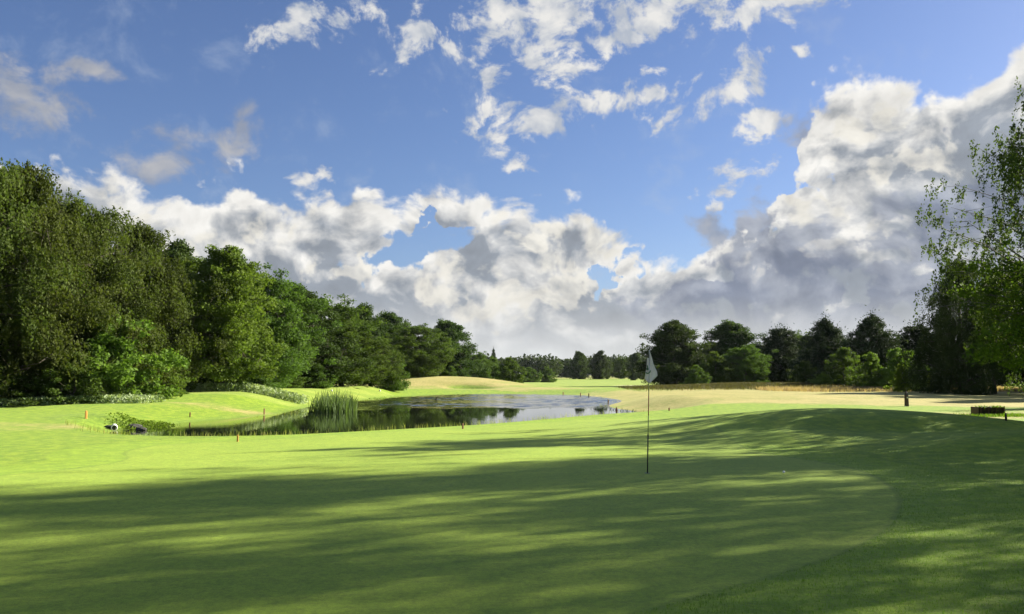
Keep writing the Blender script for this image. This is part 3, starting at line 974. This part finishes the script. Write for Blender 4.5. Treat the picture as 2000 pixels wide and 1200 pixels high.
# trees standing beyond the right edge of the photo: they throw the long shadows over the green
NV = Vector((-math.cos(SUN_AZ), math.sin(SUN_AZ), 0)); SV = Vector((math.sin(SUN_AZ), math.cos(SUN_AZ), 0))
SHADE = [(0.5, 27, 14.5, 3.4, 'airy'), (4.6, 31, 16.0, 2.3, 'airy2'), (8.4, 34, 18.5, 3.1, 'airy'), (11.9, 36, 19.5, 2.5, 'airy2'), (14.3, 39.5, 20.5, 2.2, 'airy'),
         (-4.5, 25, 13.5, 3.8, 'airy2'), (6.0, 45, 21.5, 2.8, 'airy'), (12.6, 48, 23.5, 3.0, 'airy2'),
         (9.8, 52, 25.0, 2.8, 'airy'), (7.4, 39, 18.5, 2.4, 'airy2'), (2.6, 42, 19.5, 2.8, 'airy'), (13.4, 43, 21.5, 2.6, 'airy'),
         (39, 84, 15, 3.5, 'oak2'), (44.5, 86, 15.5, 3.0, 'oak'), (50.5, 88, 16, 3.4, 'oak2'), (57, 92, 16, 3.6, 'beech'), (28, 60, 9.5, 3.0, 'airy')]
for n_, t_, h_, r_, kd in SHADE:
    p_ = NV * n_ + SV * t_
    plant_at(kd, p_.x, p_.y, h_, r_, 'park_tree', 'tall leafy tree standing just beyond the right edge of the photo', 'tree', 'trees right of the green', rr.random() * 6)

# the two near trees on the right
T['birch'] = make_tree(51, 12, 3.6, 3.2, 'egg', 78, 8, 52000, .050, .46, M_BIRCH, M_BIRCHBARK, droop=.42, trunk_r=.16, up=1.0, wild=.28, gaps=.25, narrow=.6)
M_LEAFY = leaf_material('backlit_leaves', (0.040, 0.075, 0.010), (0.110, 0.160, 0.020), .40)
T['leafy'] = make_tree(52, 8, 3.2, 3.4, 'round', 40, 6, 25000, .078, .55, M_LEAFY, M_BARK, trunk_r=.15, up=.4, wild=.3, gaps=.2, narrow=.6)
plant('birch', 2055, 175, 32, 195, 'birch_tree', 'tall loose birch with hanging twigs at the right edge, sky showing through', seed=3)
plant('leafy', 2095, 470, 29, 165, 'lime_tree', 'leafy tree with sunlit lime-green leaves reaching in at the right edge under the birch', seed=9)


# the far wood along the horizon, one mass
def far_wood():
    rng = np.random.default_rng(77)
    Vs, Fs, Rn = [], [], []
    b = 0
    for k in range(190):
        a_ = math.radians(-62 + 124 * (k + rng.random()) / 190)
        Dd = 430 + rng.uniform(-25, 60)
        x, y = math.sin(a_) * Dd, math.cos(a_) * Dd
        h = rng.uniform(9.5, 12.5) + (2.0 if 10 < math.degrees(a_) else 0)
        con = rng.random() < .10
        n = 1300
        rad = rng.uniform(6, 9) if not con else rng.uniform(2.5, 3.5)
        if con: h += 1.6
        d_ = rand_dirs(rng, n)
        q = rng.random(n) ** .35
        u = np.abs(d_[:, 2]) if not con else rng.random(n)
        if con:
            C = np.stack([d_[:, 0] * rad * (1 - u) * q, d_[:, 1] * rad * (1 - u) * q, u * h], -1)
        else:
            lump = 1 + .13 * np.sin(d_[:, 0] * 5 + k) * np.cos(d_[:, 1] * 6 + k)
            C = np.stack([d_[:, 0] * rad * q * lump, d_[:, 1] * rad * q * lump, .3 + d_[:, 2] * .5 * h * q * lump + h * .46], -1)
        C += np.array([x, y, 1.0])
        A = rand_dirs(rng, n, .3); N = rand_dirs(rng, n, .6)
        B = np.cross(A, N); B /= np.linalg.norm(B, axis=1, keepdims=True) + 1e-6
        sz = .62 * (.6 + .8 * rng.random(n))
        V, F = leaf_quads(C, A * sz[:, None], B * sz[:, None] * .7)
        Vs.append(V); Fs.append(F + b); b += len(V)
        Rn.append(rng.random(n) * .6 + rng.random() * .4)
    o = mesh_np('far_wood', np.vstack(Vs), np.vstack(Fs), M_FAR, {'rnd': ('FACE', np.concatenate(Rn))})
    tag(o, 'dark wood running along the whole horizon', 'wood', kind='stuff')


far_wood()

# ------------------------------------------------------------ ground plants
def blades(name, P, h, w, mat, label, cat, lean=.35, seed=1, curl=.5):
    """many grass blades as one stuff object: P (n,3) roots, h heights, w half widths"""
    rng = np.random.default_rng(seed)
    n = len(P)
    az_ = rng.random(n) * 6.283
    D = np.stack([np.cos(az_), np.sin(az_), 0 * az_], -1)
    sd = np.stack([-np.sin(az_ + rng.normal(size=n) * .8), np.cos(az_), 0 * az_], -1)
    ln = lean * rng.random(n)
    h = np.broadcast_to(h, (n,)) * (.6 + .6 * rng.random(n)); w = np.broadcast_to(w, (n,))
    up = np.array([0, 0, 1.0])
    m1 = P + up * (h * .55)[:, None] + D * (h * ln * .35)[:, None]
    tp = P + up * (h * (1 - .3 * ln))[:, None] + D * (h * ln * (.6 + curl))[:, None]
    a, b = P - sd * w[:, None], P + sd * w[:, None]
    c, d_ = m1 + sd * (w * .75)[:, None], m1 - sd * (w * .75)[:, None]
    e, f = tp + sd * (w * .12)[:, None], tp - sd * (w * .12)[:, None]
    V = np.stack([a, b, c, d_, e, f], 1).reshape(-1, 3)
    k = np.arange(n)[:, None] * 6
    F = np.concatenate([k + np.array([[0, 1, 2, 3]]), k + np.array([[3, 2, 4, 5]])], 1).reshape(-1, 4)
    o = mesh_np(name, V, F, mat, {'rnd': ('FACE', np.repeat(rng.random(n), 2))})
    tag(o, label, cat, kind='stuff')
    return o




def leaf_patch(name, P, h, size, mat, label, cat, seed=1):
    """low leafy cover: small leaves held at all heights up to h over the ground"""
    rng = np.random.default_rng(seed)
    n = len(P)
    C = P + np.stack([0 * P[:, 0], 0 * P[:, 0], rng.random(n) * np.broadcast_to(h, (n,))], -1)
    A = rand_dirs(rng, n, .5); N = rand_dirs(rng, n, 1.0)
    B = np.cross(A, N); B /= np.linalg.norm(B, axis=1, keepdims=True) + 1e-6
    sz = size * (.5 + rng.random(n))
    V, F = leaf_quads(C, A * sz[:, None], B * (sz * .5)[:, None])
    return tag(mesh_np(name, V, F, mat, {'rnd': ('FACE', rng.random(n))}), label, cat, kind='stuff')


M_REED = leaf_material('reed_leaf', (0.045, 0.095, 0.028), (0.14, 0.21, 0.075), .3)
M_GRASS = leaf_material('grass_blade', (0.10, 0.20, 0.018), (0.20, 0.33, 0.040), .35)
M_TALL = leaf_material('tall_grass', (0.13, 0.17, 0.03), (0.32, 0.31, 0.11), .35)
M_STRAW = leaf_material('straw', (0.24, 0.17, 0.095), (0.50, 0.38, 0.25), .35)
M_HEATH = leaf_material('shaded_dark_rough', (0.050, 0.050, 0.018), (0.115, 0.098, 0.042), .3)  # brown rough with the shade of the trees put into its colour
M_WEED = leaf_material('weed', (0.07, 0.13, 0.012), (0.16, 0.26, 0.028), .35)
M_COVER = leaf_material('variegated_leaf', (0.07, 0.13, 0.03), (0.42, 0.50, 0.30), .3)
R_ = np.random.default_rng(3)


def scatter(n, inside, box, zmin=None):
    x = R_.uniform(box[0], box[1], n * 3); y = R_.uniform(box[2], box[3], n * 3)
    p = inside(x, y)
    k = R_.random(len(x)) < p
    x, y = x[k][:n], y[k][:n]
    z = heights(x, y)[0]
    return np.stack([x, y, z], -1)


# reed bed in the pond
rc = [at(640, 806, WZ), at(610, 806, WZ), at(672, 800, WZ)]
P = scatter(4200, lambda x, y: ((((x - rc[0][0] + .02 * (y - 54)) / 1.45) ** 2 + ((y - rc[0][1] - 1.8) / 2.6) ** 2) < R_.uniform(.5, 1.1, len(x))).astype(float), (-15, -7.0, 44, 62))
P[:, 2] = np.maximum(P[:, 2], WZ - .1)
hh = 1.3 * (.75 + .35 * gauss(P[:, 0], P[:, 1], rc[0][0], rc[0][1] + 2, 1.4, 4))
hh = hh * R_.uniform(.55, 1.1, len(P))
blades('reeds', P, hh, .032, M_REED, 'bed of tall green reeds growing in the pond by the tee bank', 'reeds', .45, 5, .4)

# fringe of rough grass on both banks of the pond
def bank(x, y):
    pd = sdist(x, y, POND)
    near = ss(y - .35 * x, 36, 44)
    k = (pd > .5) & (pd < 1.9) & (y - .35 * x < 38)
    patch = .55 + .45 * np.sin(x * 1.7 + y * .9) * np.cos(x * .6)
    return k * patch * (1 - ss(x, 1, 6) * .8)
P = scatter(14000, bank, (-17, 8, 23, 48))
blades('bank_grass', P, .19, .006, M_TALL, 'pale uncut grass fringing the near bank of the pond', 'grass', .5, 6)
def bank2(x, y):
    pd = sdist(x, y, POND)
    return ((pd > -.15) & (pd < .7) & (y > 46)) * (.4 + .4 * np.sin(x * .9 + y * .5)) * (1 - ss(x, -3, 1) * .7)
P = scatter(9000, bank2, (-18, 14, 44, 116))
blades('shore_grass', P, .17, .012, M_TALL, 'low grass along the far shore of the pond', 'grass', .5, 7)
CULV = drop(223, 841)
# weeds on the hump by the culvert
P = scatter(30000, lambda x, y: (gauss(x, y, -15.2, 37.0, 2.0, 2.0) * 1.5 - .35).clip(0, 1) * (sdist(x, y, POND) > -.1) * (np.hypot(x - CULV[0], y + .5 - CULV[1]) > .75), (-22, -9, 30, 43))
leaf_patch('bank_weeds', P, .04 + .20 * (.5 + .5 * np.sin(P[:, 0] * 2.3) * np.cos(P[:, 1] * 1.9 + P[:, 0])), .048, M_WEED, 'lush green weeds over the hump beside the culvert', 'weeds', 8)
P = scatter(12000, lambda x, y: (gauss(x, y, -11.2, 76, 1.9, 11) * 1.4 - .3).clip(0, 1) * (sdist(x, y, POND) > -.1), (-18, -8, 55, 95))
leaf_patch('tee_bank_weeds', P, .22, .07, M_WEED, 'green uncut bank between tee and pond', 'weeds', 9)
# variegated cover under the left wood
def cov(x, y):
    e1 = np.array([drop(a, b)[:2] for a, b in ((-40, 804), (60, 806), (150, 803), (240, 796), (320, 788))])
    X0 = np.interp(y, e1[::-1, 1] if e1[0, 1] > e1[-1, 1] else e1[:, 1], e1[::-1, 0] if e1[0, 1] > e1[-1, 1] else e1[:, 0])
    return ((x < X0) & (x > X0 - 3.2)) * .8
P = scatter(15000, lambda x, y: ((np.abs(y - (43.5 + .5 * (x + 27.5) * 1.15)) < 1.3) & (x < -20.0) & (x > -31)).astype(float), (-31, -19, 38, 52))
leaf_patch('flowering_ground_cover', P, .42, .075, M_COVER, 'white-flecked ground cover along the foot of the weeping trees', 'ground cover', 10)
P = scatter(9000, lambda x, y: ((np.abs(y - (60.5 + .42 * (x + 23))) < 1.2)).astype(float), (-24.5, -15.5, 56, 68))
leaf_patch('flowering_ground_cover', P, .60, .09, M_COVER, 'white-flecked ground cover behind the stem of the bright green tree', 'ground cover', 11)
# long dark rough on the right mound, colour deepened for the trees' shade; pale long grass before the pines
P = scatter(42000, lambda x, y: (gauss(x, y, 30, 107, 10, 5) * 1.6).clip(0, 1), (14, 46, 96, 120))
blades('shaded_long_grass', P, .38, .024, M_HEATH, 'dark uncut grass below the oaks right of the flag', 'grass', .5, 12)
P = scatter(40000, lambda x, y: (gauss(x, y, 54, 96, 22, 2.6) * 1.4).clip(0, 1), (28, 84, 88, 104))
blades('pale_long_grass', P, .42, .022, M_STRAW, 'pale pinkish long grass in front of the pines', 'grass', .6, 13)
P = scatter(7000, lambda x, y: (gauss(x, y, 22.0, 37.0, 3.4, .8) * 1.3).clip(0, 1), (17, 28, 33, 40))
blades('box_weeds', P, .13, .014, M_WEED, 'lit green weeds round the dark box at the right', 'weeds', .8, 14, .6)
# mown turf blades in front, longer outside the green
def turf(x, y):
    sg = sdist(x, y, GREEN)
    D = np.hypot(x, y)
    return (sg > .03) * (D > 5) * (D < 22) * (np.abs(x) < .66 * y + 1) * np.clip(9.0 / D, 0, 1) ** 1.5
P = scatter(150000, turf, (-2, 15, 4.5, 22))
blades('turf', P, .024, .0016, M_GRASS, 'slightly longer turf around the putting green', 'grass', .9, 15, .6)

# ------------------------------------------------------------ small things
M_BLACK = simple('black_paint', (0.012, 0.012, 0.012), .45)
M_WHITE = simple('white_paint', (0.80, 0.80, 0.77), .45, .08)
M_RED = simple('red_paint', (0.26, 0.035, 0.02), .5)
M_ORANGE = simple('orange_wood', (0.55, 0.27, 0.05), .6)
M_BROWNSTAKE = simple('brown_wood', (0.20, 0.10, 0.04), .8)
M_MAROON = simple('maroon_paint', (0.045, 0.010, 0.009), .4)
M_LIME = simple('lime_tone', (0.30, 0.38, 0.12), .4)  # pale lime, middle section of the stick
M_WOOD = simple('old_dark_wood', (0.030, 0.021, 0.014), .85, .5, 6)
M_STONE = simple('stone', (0.05, 0.05, 0.042), .9, .5, 7)
M_SILVER = simple('steel', (0.5, 0.5, 0.5), .35, .1, 20, 1.0)


def flag_cloth_material():
    m, g = material('flag_cloth')
    p = g.n('ShaderNodeBsdfPrincipled')
    p.inputs['Base Color'].default_value = (0.94, 0.91, 0.88, 1)
    p.inputs['Roughness'].default_value = .7
    tr = g.n('ShaderNodeBsdfTranslucent'); tr.inputs['Color'].default_value = (.92, .86, .84, 1)
    mx = g.n('ShaderNodeMixShader'); mx.inputs[0].default_value = .45
    g.t.links.new(p.outputs[0], mx.inputs[1]); g.t.links.new(tr.outputs[0], mx.inputs[2])
    g.t.links.new(mx.outputs[0], g.n('ShaderNodeOutputMaterial').inputs[0])
    return m


M_CLOTH = flag_cloth_material()
M_EMBLEM = simple('green_print', (0.02, 0.16, 0.05), .6)

# flagstick
fx, fy, fz = drop(1264.5, 925)
u = fy / FPX / math.cos(PITCH) * 1.0            # metres per photo pixel there
fs = empty('golf_flag', (fx, fy, fz), 'white golf flag hanging limp on a thin stick in the hole', 'flag')
lean = 0.030
def on(h):
    return (h * lean, 0, h)
HP = 235 * u
for h0, h1, r, mt, nm in ((-.02, .66, .0115, M_BLACK, 'lower_pole'), (.66, 1.02, .0080, M_LIME, 'middle_pole'), (1.02, 1.37, .0080, M_RED, 'red_pole'), (1.37, HP, .0075, M_SILVER, 'upper_pole')):
    mb = MB(); mb.tube([on(h0), on((h0 + h1) / 2), on(h1)], r, 12)
    if nm == 'lower_pole':
        mb.tube([on(.655), on(.70)], [.013, .009], 12)
    mb.build(nm, mt, fs, True)
mb = MB()
for k in range(7):
    a0 = math.pi * (k / 6 - .5)
tp = on(HP)
mb.tube([(tp[0], 0, HP + q) for q in (-.012, -.006, .004, .012, .016)], [.006, .013, .014, .009, .002], 12)
mb.build('knob', M_SILVER, fs, True)


def zpx(px, py, yo=0.0):
    """local point of the flag plane from the photo"""
    return ((px - 1264.5) * u, yo, (925 - py) * u)


def cloth(outline, name, folds, seed):
    """thin cloth filled from an outline of rows: (y, x_left, x_right)"""
    vs, fs_ = [], []
    ny, nx = 26, 12
    ys = [outline[0][0] + (outline[-1][0] - outline[0][0]) * i / ny for i in range(ny + 1)]
    oy = [o_[0] for o_ in outline]
    for yy in ys:
        xl = float(np.interp(yy, oy, [o_[1] for o_ in outline])); xr = float(np.interp(yy, oy, [o_[2] for o_ in outline]))
        for j in range(nx + 1):
            t = j / nx
            q = t if folds > 0 else 1 - t
            off = folds * (.045 * q * math.sin(2.2 * q * 3.0 + yy * .035) + .02 * math.sin(yy * .16 + q * 5) * q)
            vs.append(zpx(xl + (xr - xl) * t, yy, off))
    for i in range(ny):
        for j in range(nx):
            a_ = i * (nx + 1) + j
            fs_.append((a_, a_ + 1, a_ + nx + 2, a_ + nx + 1))
    mb = MB(); mb.add(vs, fs_)
    o = mb.build(name, M_CLOTH, fs, True)
    md = o.modifiers.new('thickness', 'SOLIDIFY'); md.thickness = .0015
    return o


right = cloth([(690, 1270.5, 1271.5), (715, 1270.3, 1279), (730, 1270.2, 1286.5), (738, 1270, 1287), (746, 1269.5, 1279), (752, 1269, 1272)], 'flag', 1, 1)
right.name = 'flag'
left = cloth([(704, 1267.5, 1270), (715, 1265.8, 1270), (730, 1263, 1269.8), (743, 1261, 1269.5), (748, 1264.5, 1269.3), (752, 1268.5, 1269.2)], 'flag_fold', -1, 2)
left.parent = right
mb = MB()
def stroke(pts, w, yo=-.022):
    pts = [zpx(a_, b_, 0) for a_, b_ in pts]
    for i in range(len(pts) - 1):
        a_, b_ = Vector(pts[i]), Vector(pts[i + 1])
        d_ = (b_ - a_).normalized(); n_ = Vector((-d_.z, 0, d_.x)) * w / 2
        e_ = d_ * w * .3
        for s_ in (0,):
            vs = [a_ - n_ - e_, b_ - n_ + e_, b_ + n_ + e_, a_ + n_ - e_]
            mb.add([(v.x, yo, v.z) for v in vs] + [(v.x, yo + .002, v.z) for v in vs], [(0, 1, 2, 3), (7, 6, 5, 4), (0, 4, 5, 1), (1, 5, 6, 2), (2, 6, 7, 3), (3, 7, 4, 0)])
stroke([(1266.6, 718.6), (1267.4, 724.6), (1264.2, 724.6), (1266.5, 726), (1268.8, 725)], .018)
stroke([(1263.8, 732), (1266, 733.6), (1268.5, 733.2), (1271, 731.5), (1272.6, 728.5)], .017)
mb.build('emblem', M_EMBLEM, right)

# hole: a flat black disc, its colour standing for the shade inside
mb = MB(); mb.tube([(0, 0, .0015), (0, 0, .003)], .054, 28)
o = mb.build('hole_disc', M_BLACK); o.location = (fx, fy, fz + .002); tag(o, 'flat black disc standing for the shaded hole at the foot of the golf flag', 'hole')
mb = None
# ball
bx, by, bz = drop(1531, 925)
bm_v, bm_f = [], []
def sphere(mb, c, r, nu=20, nv=12, dimple=0.0, sc=(1, 1, 1)):
    vs = [(c[0], c[1], c[2] + r * sc[2])]
    for j in range(1, nv):
        p = math.pi * j / nv
        for i in range(nu):
            t = 2 * math.pi * i / nu
            q = r * (1 - dimple * ((i + j) % 2))
            vs.append((c[0] + q * math.sin(p) * math.cos(t) * sc[0], c[1] + q * math.sin(p) * math.sin(t) * sc[1], c[2] + q * math.cos(p) * sc[2]))
    vs.append((c[0], c[1], c[2] - r * sc[2]))
    f = [(0, 1 + i, 1 + (i + 1) % nu) for i in range(nu)]
    for j in range(nv - 2):
        for i in range(nu):
            a_ = 1 + j * nu + i; b_ = 1 + j * nu + (i + 1) % nu
            f.append((a_, a_ + nu, b_ + nu, b_))
    e = len(vs) - 1
    f += [(e, 1 + (nv - 2) * nu + (i + 1) % nu, 1 + (nv - 2) * nu + i) for i in range(nu)]
    mb.add(vs, f)
mb = MB(); sphere(mb, (0, 0, 0), .0235, 28, 18, .03)
o = mb.build('golf_ball', M_WHITE, None, True); o.location = (bx, by, bz + .024)
tag(o, 'white golf ball lying on the green right of the flag', 'golf ball')


# stakes round the water
def stake(px, py, h, w, mat, label, capm=None, group='marker stakes round the pond'):
    x, y, z = drop(px, py)
    o = empty('marker_stake', (x, y, z), label, 'stake', group, random.Random(px).random())
    mb = MB(); mb.box((0, 0, h / 2 - .08), (w, w, h + .16), 0, 0, .94, w * .12); mb.build('post', mat, o)
    mb = MB(); mb.box((0, 0, h + w * .22), (w * .93, w * .93, w * .45), 0, 0, .35); mb.build('top', capm or mat, o)
    return o


stake(464, 863, .16, .05, M_ORANGE, 'orange stake nearest the camera, on the green side of the pond')
stake(168, 818, .30, .085, M_ORANGE, 'yellow-orange stake on the slope above the culvert')
stake(371, 815, .22, .07, M_BROWNSTAKE, 'small yellow stake above the weedy hump, left one on the far pond bank')
stake(516, 810, .32, .07, M_BROWNSTAKE, 'orange-brown stake on the dry grass bank left of the reeds')
stake(904, 838, .16, .05, M_BROWNSTAKE, 'short dark stake in the near bank below the dark reflections')
stake(1204, 803, .34, .075, M_RED, 'red stake at the water edge left of the flag')
stake(1188, 787, .28, .09, M_BROWNSTAKE, 'brown stake on the spit of land into the pond')
stake(1134, 774, .40, .10, M_BROWNSTAKE, 'brown stake on the far shore at the right corner of the bright water')
stake(1150, 776, .40, .10, M_BROWNSTAKE, 'brown stake on the far shore, beside the corner stake')
stake(1100, 771, .30, .10, M_BROWNSTAKE, 'faint stake on the far shore behind the bright water')
stake(1307, 803, .14, .06, M_BROWNSTAKE, 'tiny dark stub in the dry grass just right of the flag')
rs = random.Random(8)
for k in range(15):
    px = 1165 + k * 5.3 + rs.uniform(-1.5, 1.5)
    x, y, z = drop(px, 797 + (k * .62) + rs.uniform(-.6, .6))
    mb = MB()
    for q in range(7):
        a_ = rs.random() * 6.28; hh_ = rs.uniform(.12, .26)
        mb.tube([(math.cos(a_) * .03, math.sin(a_) * .03, -.05), (math.cos(a_) * .06, math.sin(a_) * .06, hh_ * .6), (math.cos(a_) * .11, math.sin(a_) * .11, hh_)], [.010, .008, .002], 4)
    o = mb.build('rush_tuft', M_REED); o.location = (x, y, z)
    tag(o, 'small tuft of rushes in the row along the right end of the pond', 'plant', 'rush tufts at the right end of the pond')

# red and white post at the wood
x, y, z = drop(304, 781)
ps = empty('marker_post', (x, y, z), 'red post with white side standing in front of the dark wood', 'post')
mb = MB(); mb.box((0, 0, .20), (.10, .10, .5), 0, 0, 1, .01); mb.build('post', M_RED, ps)
mb = MB(); mb.box((.01, 0, .46), (.104, .104, .09), 0, 0, 1, .01); mb.build('white_band', M_WHITE, ps)
mb = MB(); mb.box((.0, 0, .525), (.10, .10, .04), 0, 0, .6, .0); mb.build('cap', M_WHITE, ps)

# culvert with stones
x, y, z = drop(223, 841)
z = WZ
cv = empty('culvert_pipe', (x, y, z), 'white-rimmed drain pipe opening into the left end of the pond', 'pipe', None, math.radians(25))
mb = MB()
N_ = 24
for r0, r1, y0, y1 in ((.135, .135, -.05, .9), (.105, .105, .9, -.05)):
    pass
vs, fq = [], []
prof = [(.125, .9), (.125, -.03), (.12, -.05), (.098, -.05), (.092, -.03), (.092, .6)]
for rr_, yy in prof:
    for i in range(N_):
        t = 2 * math.pi * i / N_
        vs.append((rr_ * math.cos(t), yy, .12 + rr_ * math.sin(t)))
for j in range(len(prof) - 1):
    for i in range(N_):
        a_ = j * N_ + i; b_ = j * N_ + (i + 1) % N_
        fq.append((a_, b_, b_ + N_, a_ + N_))
fq.append(tuple(5 * N_ + i for i in range(N_)))
mb.add(vs, fq); mb.build('pipe', M_WHITE, cv, True)
mb = MB()
mb.tube([(0, .10, .12), (0, .12, .12)], .091, 24); mb.build('bore_shade', M_BLACK, cv)  # black plug in the mouth stands for the shade down the bore
# boulders
def boulder(px, py, s, label, seed):
    x, y, z = drop(px, py)
    rng = random.Random(seed)
    mb = MB(); sphere(mb, (0, 0, 0), s, 14, 9, 0, (1, .8, .45))
    mb.v = [(v[0] * (1 + .22 * math.sin(v[1] * 9 / s * .3 + seed) + rng.uniform(-.07, .07)), v[1] * (1 + rng.uniform(-.1, .1)), v[2] * (1 + rng.uniform(-.1, .1))) for v in mb.v]
    o = mb.build('boulder', M_STONE, None, False); o.location = (x, y, max(z, WZ) + s * .25)
    tag(o, label, 'stone', 'stones by the culvert')
boulder(262, 838, .30, 'larger dark stone in the weeds right of the drain pipe', 1)
boulder(276, 841, .20, 'smaller dark stone right of the larger one beside the drain pipe', 2)
boulder(212, 836, .16, 'dark stone just left of the drain pipe', 3)

# dead branch in the pond
x, y = at(855, 781, WZ)
mb = MB(); mb.tube([(-.25, 0, -.1), (-.1, 0, .18), (.12, 0, .38)], [.06, .045, .015], 6); mb.tube([(-.1, 0, .18), (-.25, .05, .36)], [.035, .01], 6)
o = mb.build('dead_branch', M_WOOD, None, True); o.location = (x, y, WZ)
tag(o, 'dark forked dead branch sticking out of the pond', 'branch')

# maroon post
x, y, z = drop(1771, 794)
k = y / FPX
mp_ = empty('ball_washer_post', (x, y, z), 'dark maroon post with black head standing in the dry grass', 'post')
mb = MB(); mb.box((0, 0, 11 * k - .05), (6.2 * k, 6.2 * k, 22 * k + .1), .3, 0, .88, .012); mb.build('post', M_MAROON, mp_)
mb = MB(); mb.box((0, 0, 24.2 * k), (5.0 * k, 5.0 * k, 4.4 * k), .3, 0, .9, .012); mb.build('head', M_BLACK, mp_)
mb = MB(); mb.box((0, 0, 28 * k), (3.0 * k, 3.0 * k, 3.2 * k), .3, 0, .7, .01); mb.build('cap', M_MAROON, mp_)
mb = MB(); mb.box((.2 * k, -3.2 * k, 17 * k), (1.9 * k, .010, 2.6 * k)); mb.build('plate', M_WHITE, mp_)
mb = MB(); mb.box((-2.5 * k, -1.0 * k, .5 * k), (2.4 * k, 2.0 * k, 1.2 * k), .5, 0, .8, .01); mb.build('foot_stone', M_WHITE, mp_)

# dark slatted box at the right
x, y, z = drop(1930, 812)
k = y / FPX
bx_ = empty('wooden_box', (x, y, z), 'long dark wooden box half hidden in lit weeds at the right', 'box', None, .10)
W_, Hh, Dd_ = 54 * k, 17 * k, .55
mb = MB()
for q in range(4):
    mb.box((0, -Dd_ / 2, Hh * (.14 + q * .245)), (W_, .035, Hh * .225), 0, 0, 1, .006)
mb.build('front_board', M_WOOD, bx_)
mb = MB()
for q in range(4):
    mb.box((0, Dd_ / 2, Hh * (.14 + q * .245)), (W_, .035, Hh * .225), 0, 0, 1, .006)
mb.build('rear_board', M_WOOD, bx_)
for s_ in (-1, 1):
    mb = MB(); mb.box((s_ * (W_ / 2 - .02), 0, Hh * .5), (.04, Dd_ - .045, Hh * .95), 0, 0, 1, .006); mb.build('end_board', M_MAROON, bx_)
for sx in (-1, -.33, .33, 1):
    mb = MB(); mb.box((sx * (W_ / 2 - .07), -Dd_ / 2 - .034, Hh * .5), (.06, .028, Hh * 1.04), 0, 0, 1, .005); mb.build('batten', M_MAROON, bx_)
mb = MB(); mb.box((0, 0, Hh * .90), (W_ - .1, Dd_ - .06, .05)); mb.build('soil', M_STONE, bx_)
# weeds spilling over it
rng = np.random.default_rng(4)
n = 130
px_ = rng.uniform(-W_ / 2, W_ / 2, n); ed = rng.random(n)
P = np.stack([x + px_, y - Dd_ / 2 - .06 + rng.uniform(-.05, .3, n), z + Hh * np.where(ed < .6, .92, rng.uniform(0, .9, n))], -1)
blades('trailing_weeds', P, .12, .022, M_WEED, 'leaves trailing over the rim of the dark wooden box', 'weeds', 1.2, 16, .6)
x, y, z = drop(1965, 822)
mb = MB(); mb.box((0, 0, .06), (.06, .06, .26), .3, 0, .8, .01); mb.box((0, 0, .205), (.045, .045, .03), .3, 0, .3)
o = mb.build('short_post', M_WOOD); o.location = (x, y, z); tag(o, 'short dark post in the weeds right of the wooden box', 'post')

# tee markers
for px in (648, 742):
    x, y, z = drop(px, 765)
    mb = MB(); sphere(mb, (0, 0, .08), .10, 12, 8); mb.tube([(0, 0, -.05), (0, 0, .06)], .03, 8)
    o = mb.build('tee_marker', M_WHITE, None, True); o.location = (x, y, z)
    tag(o, 'white ball-shaped marker on the tee, %s' % ('straight above the reeds' if px < 700 else 'nearer the tan mound'), 'marker', 'tee markers')

# ------------------------------------------------------------ thin morning haze
mb = MB(); mb.box((0, 0, 14), (5200, 5200, 34))
hm, g = material('haze_air')
pv = g.n('ShaderNodeVolumePrincipled')
pv.inputs['Color'].default_value = (0.80, 0.88, 1.0, 1)
pv.inputs['Density'].default_value = 0.00004
pv.inputs['Anisotropy'].default_value = 0.2
g.t.links.new(pv.outputs[0], g.n('ShaderNodeOutputMaterial').inputs['Volume'])
hz_ = mb.build('haze', hm)
tag(hz_, 'thin bluish air between camera and far wood', 'haze', kind='stuff')
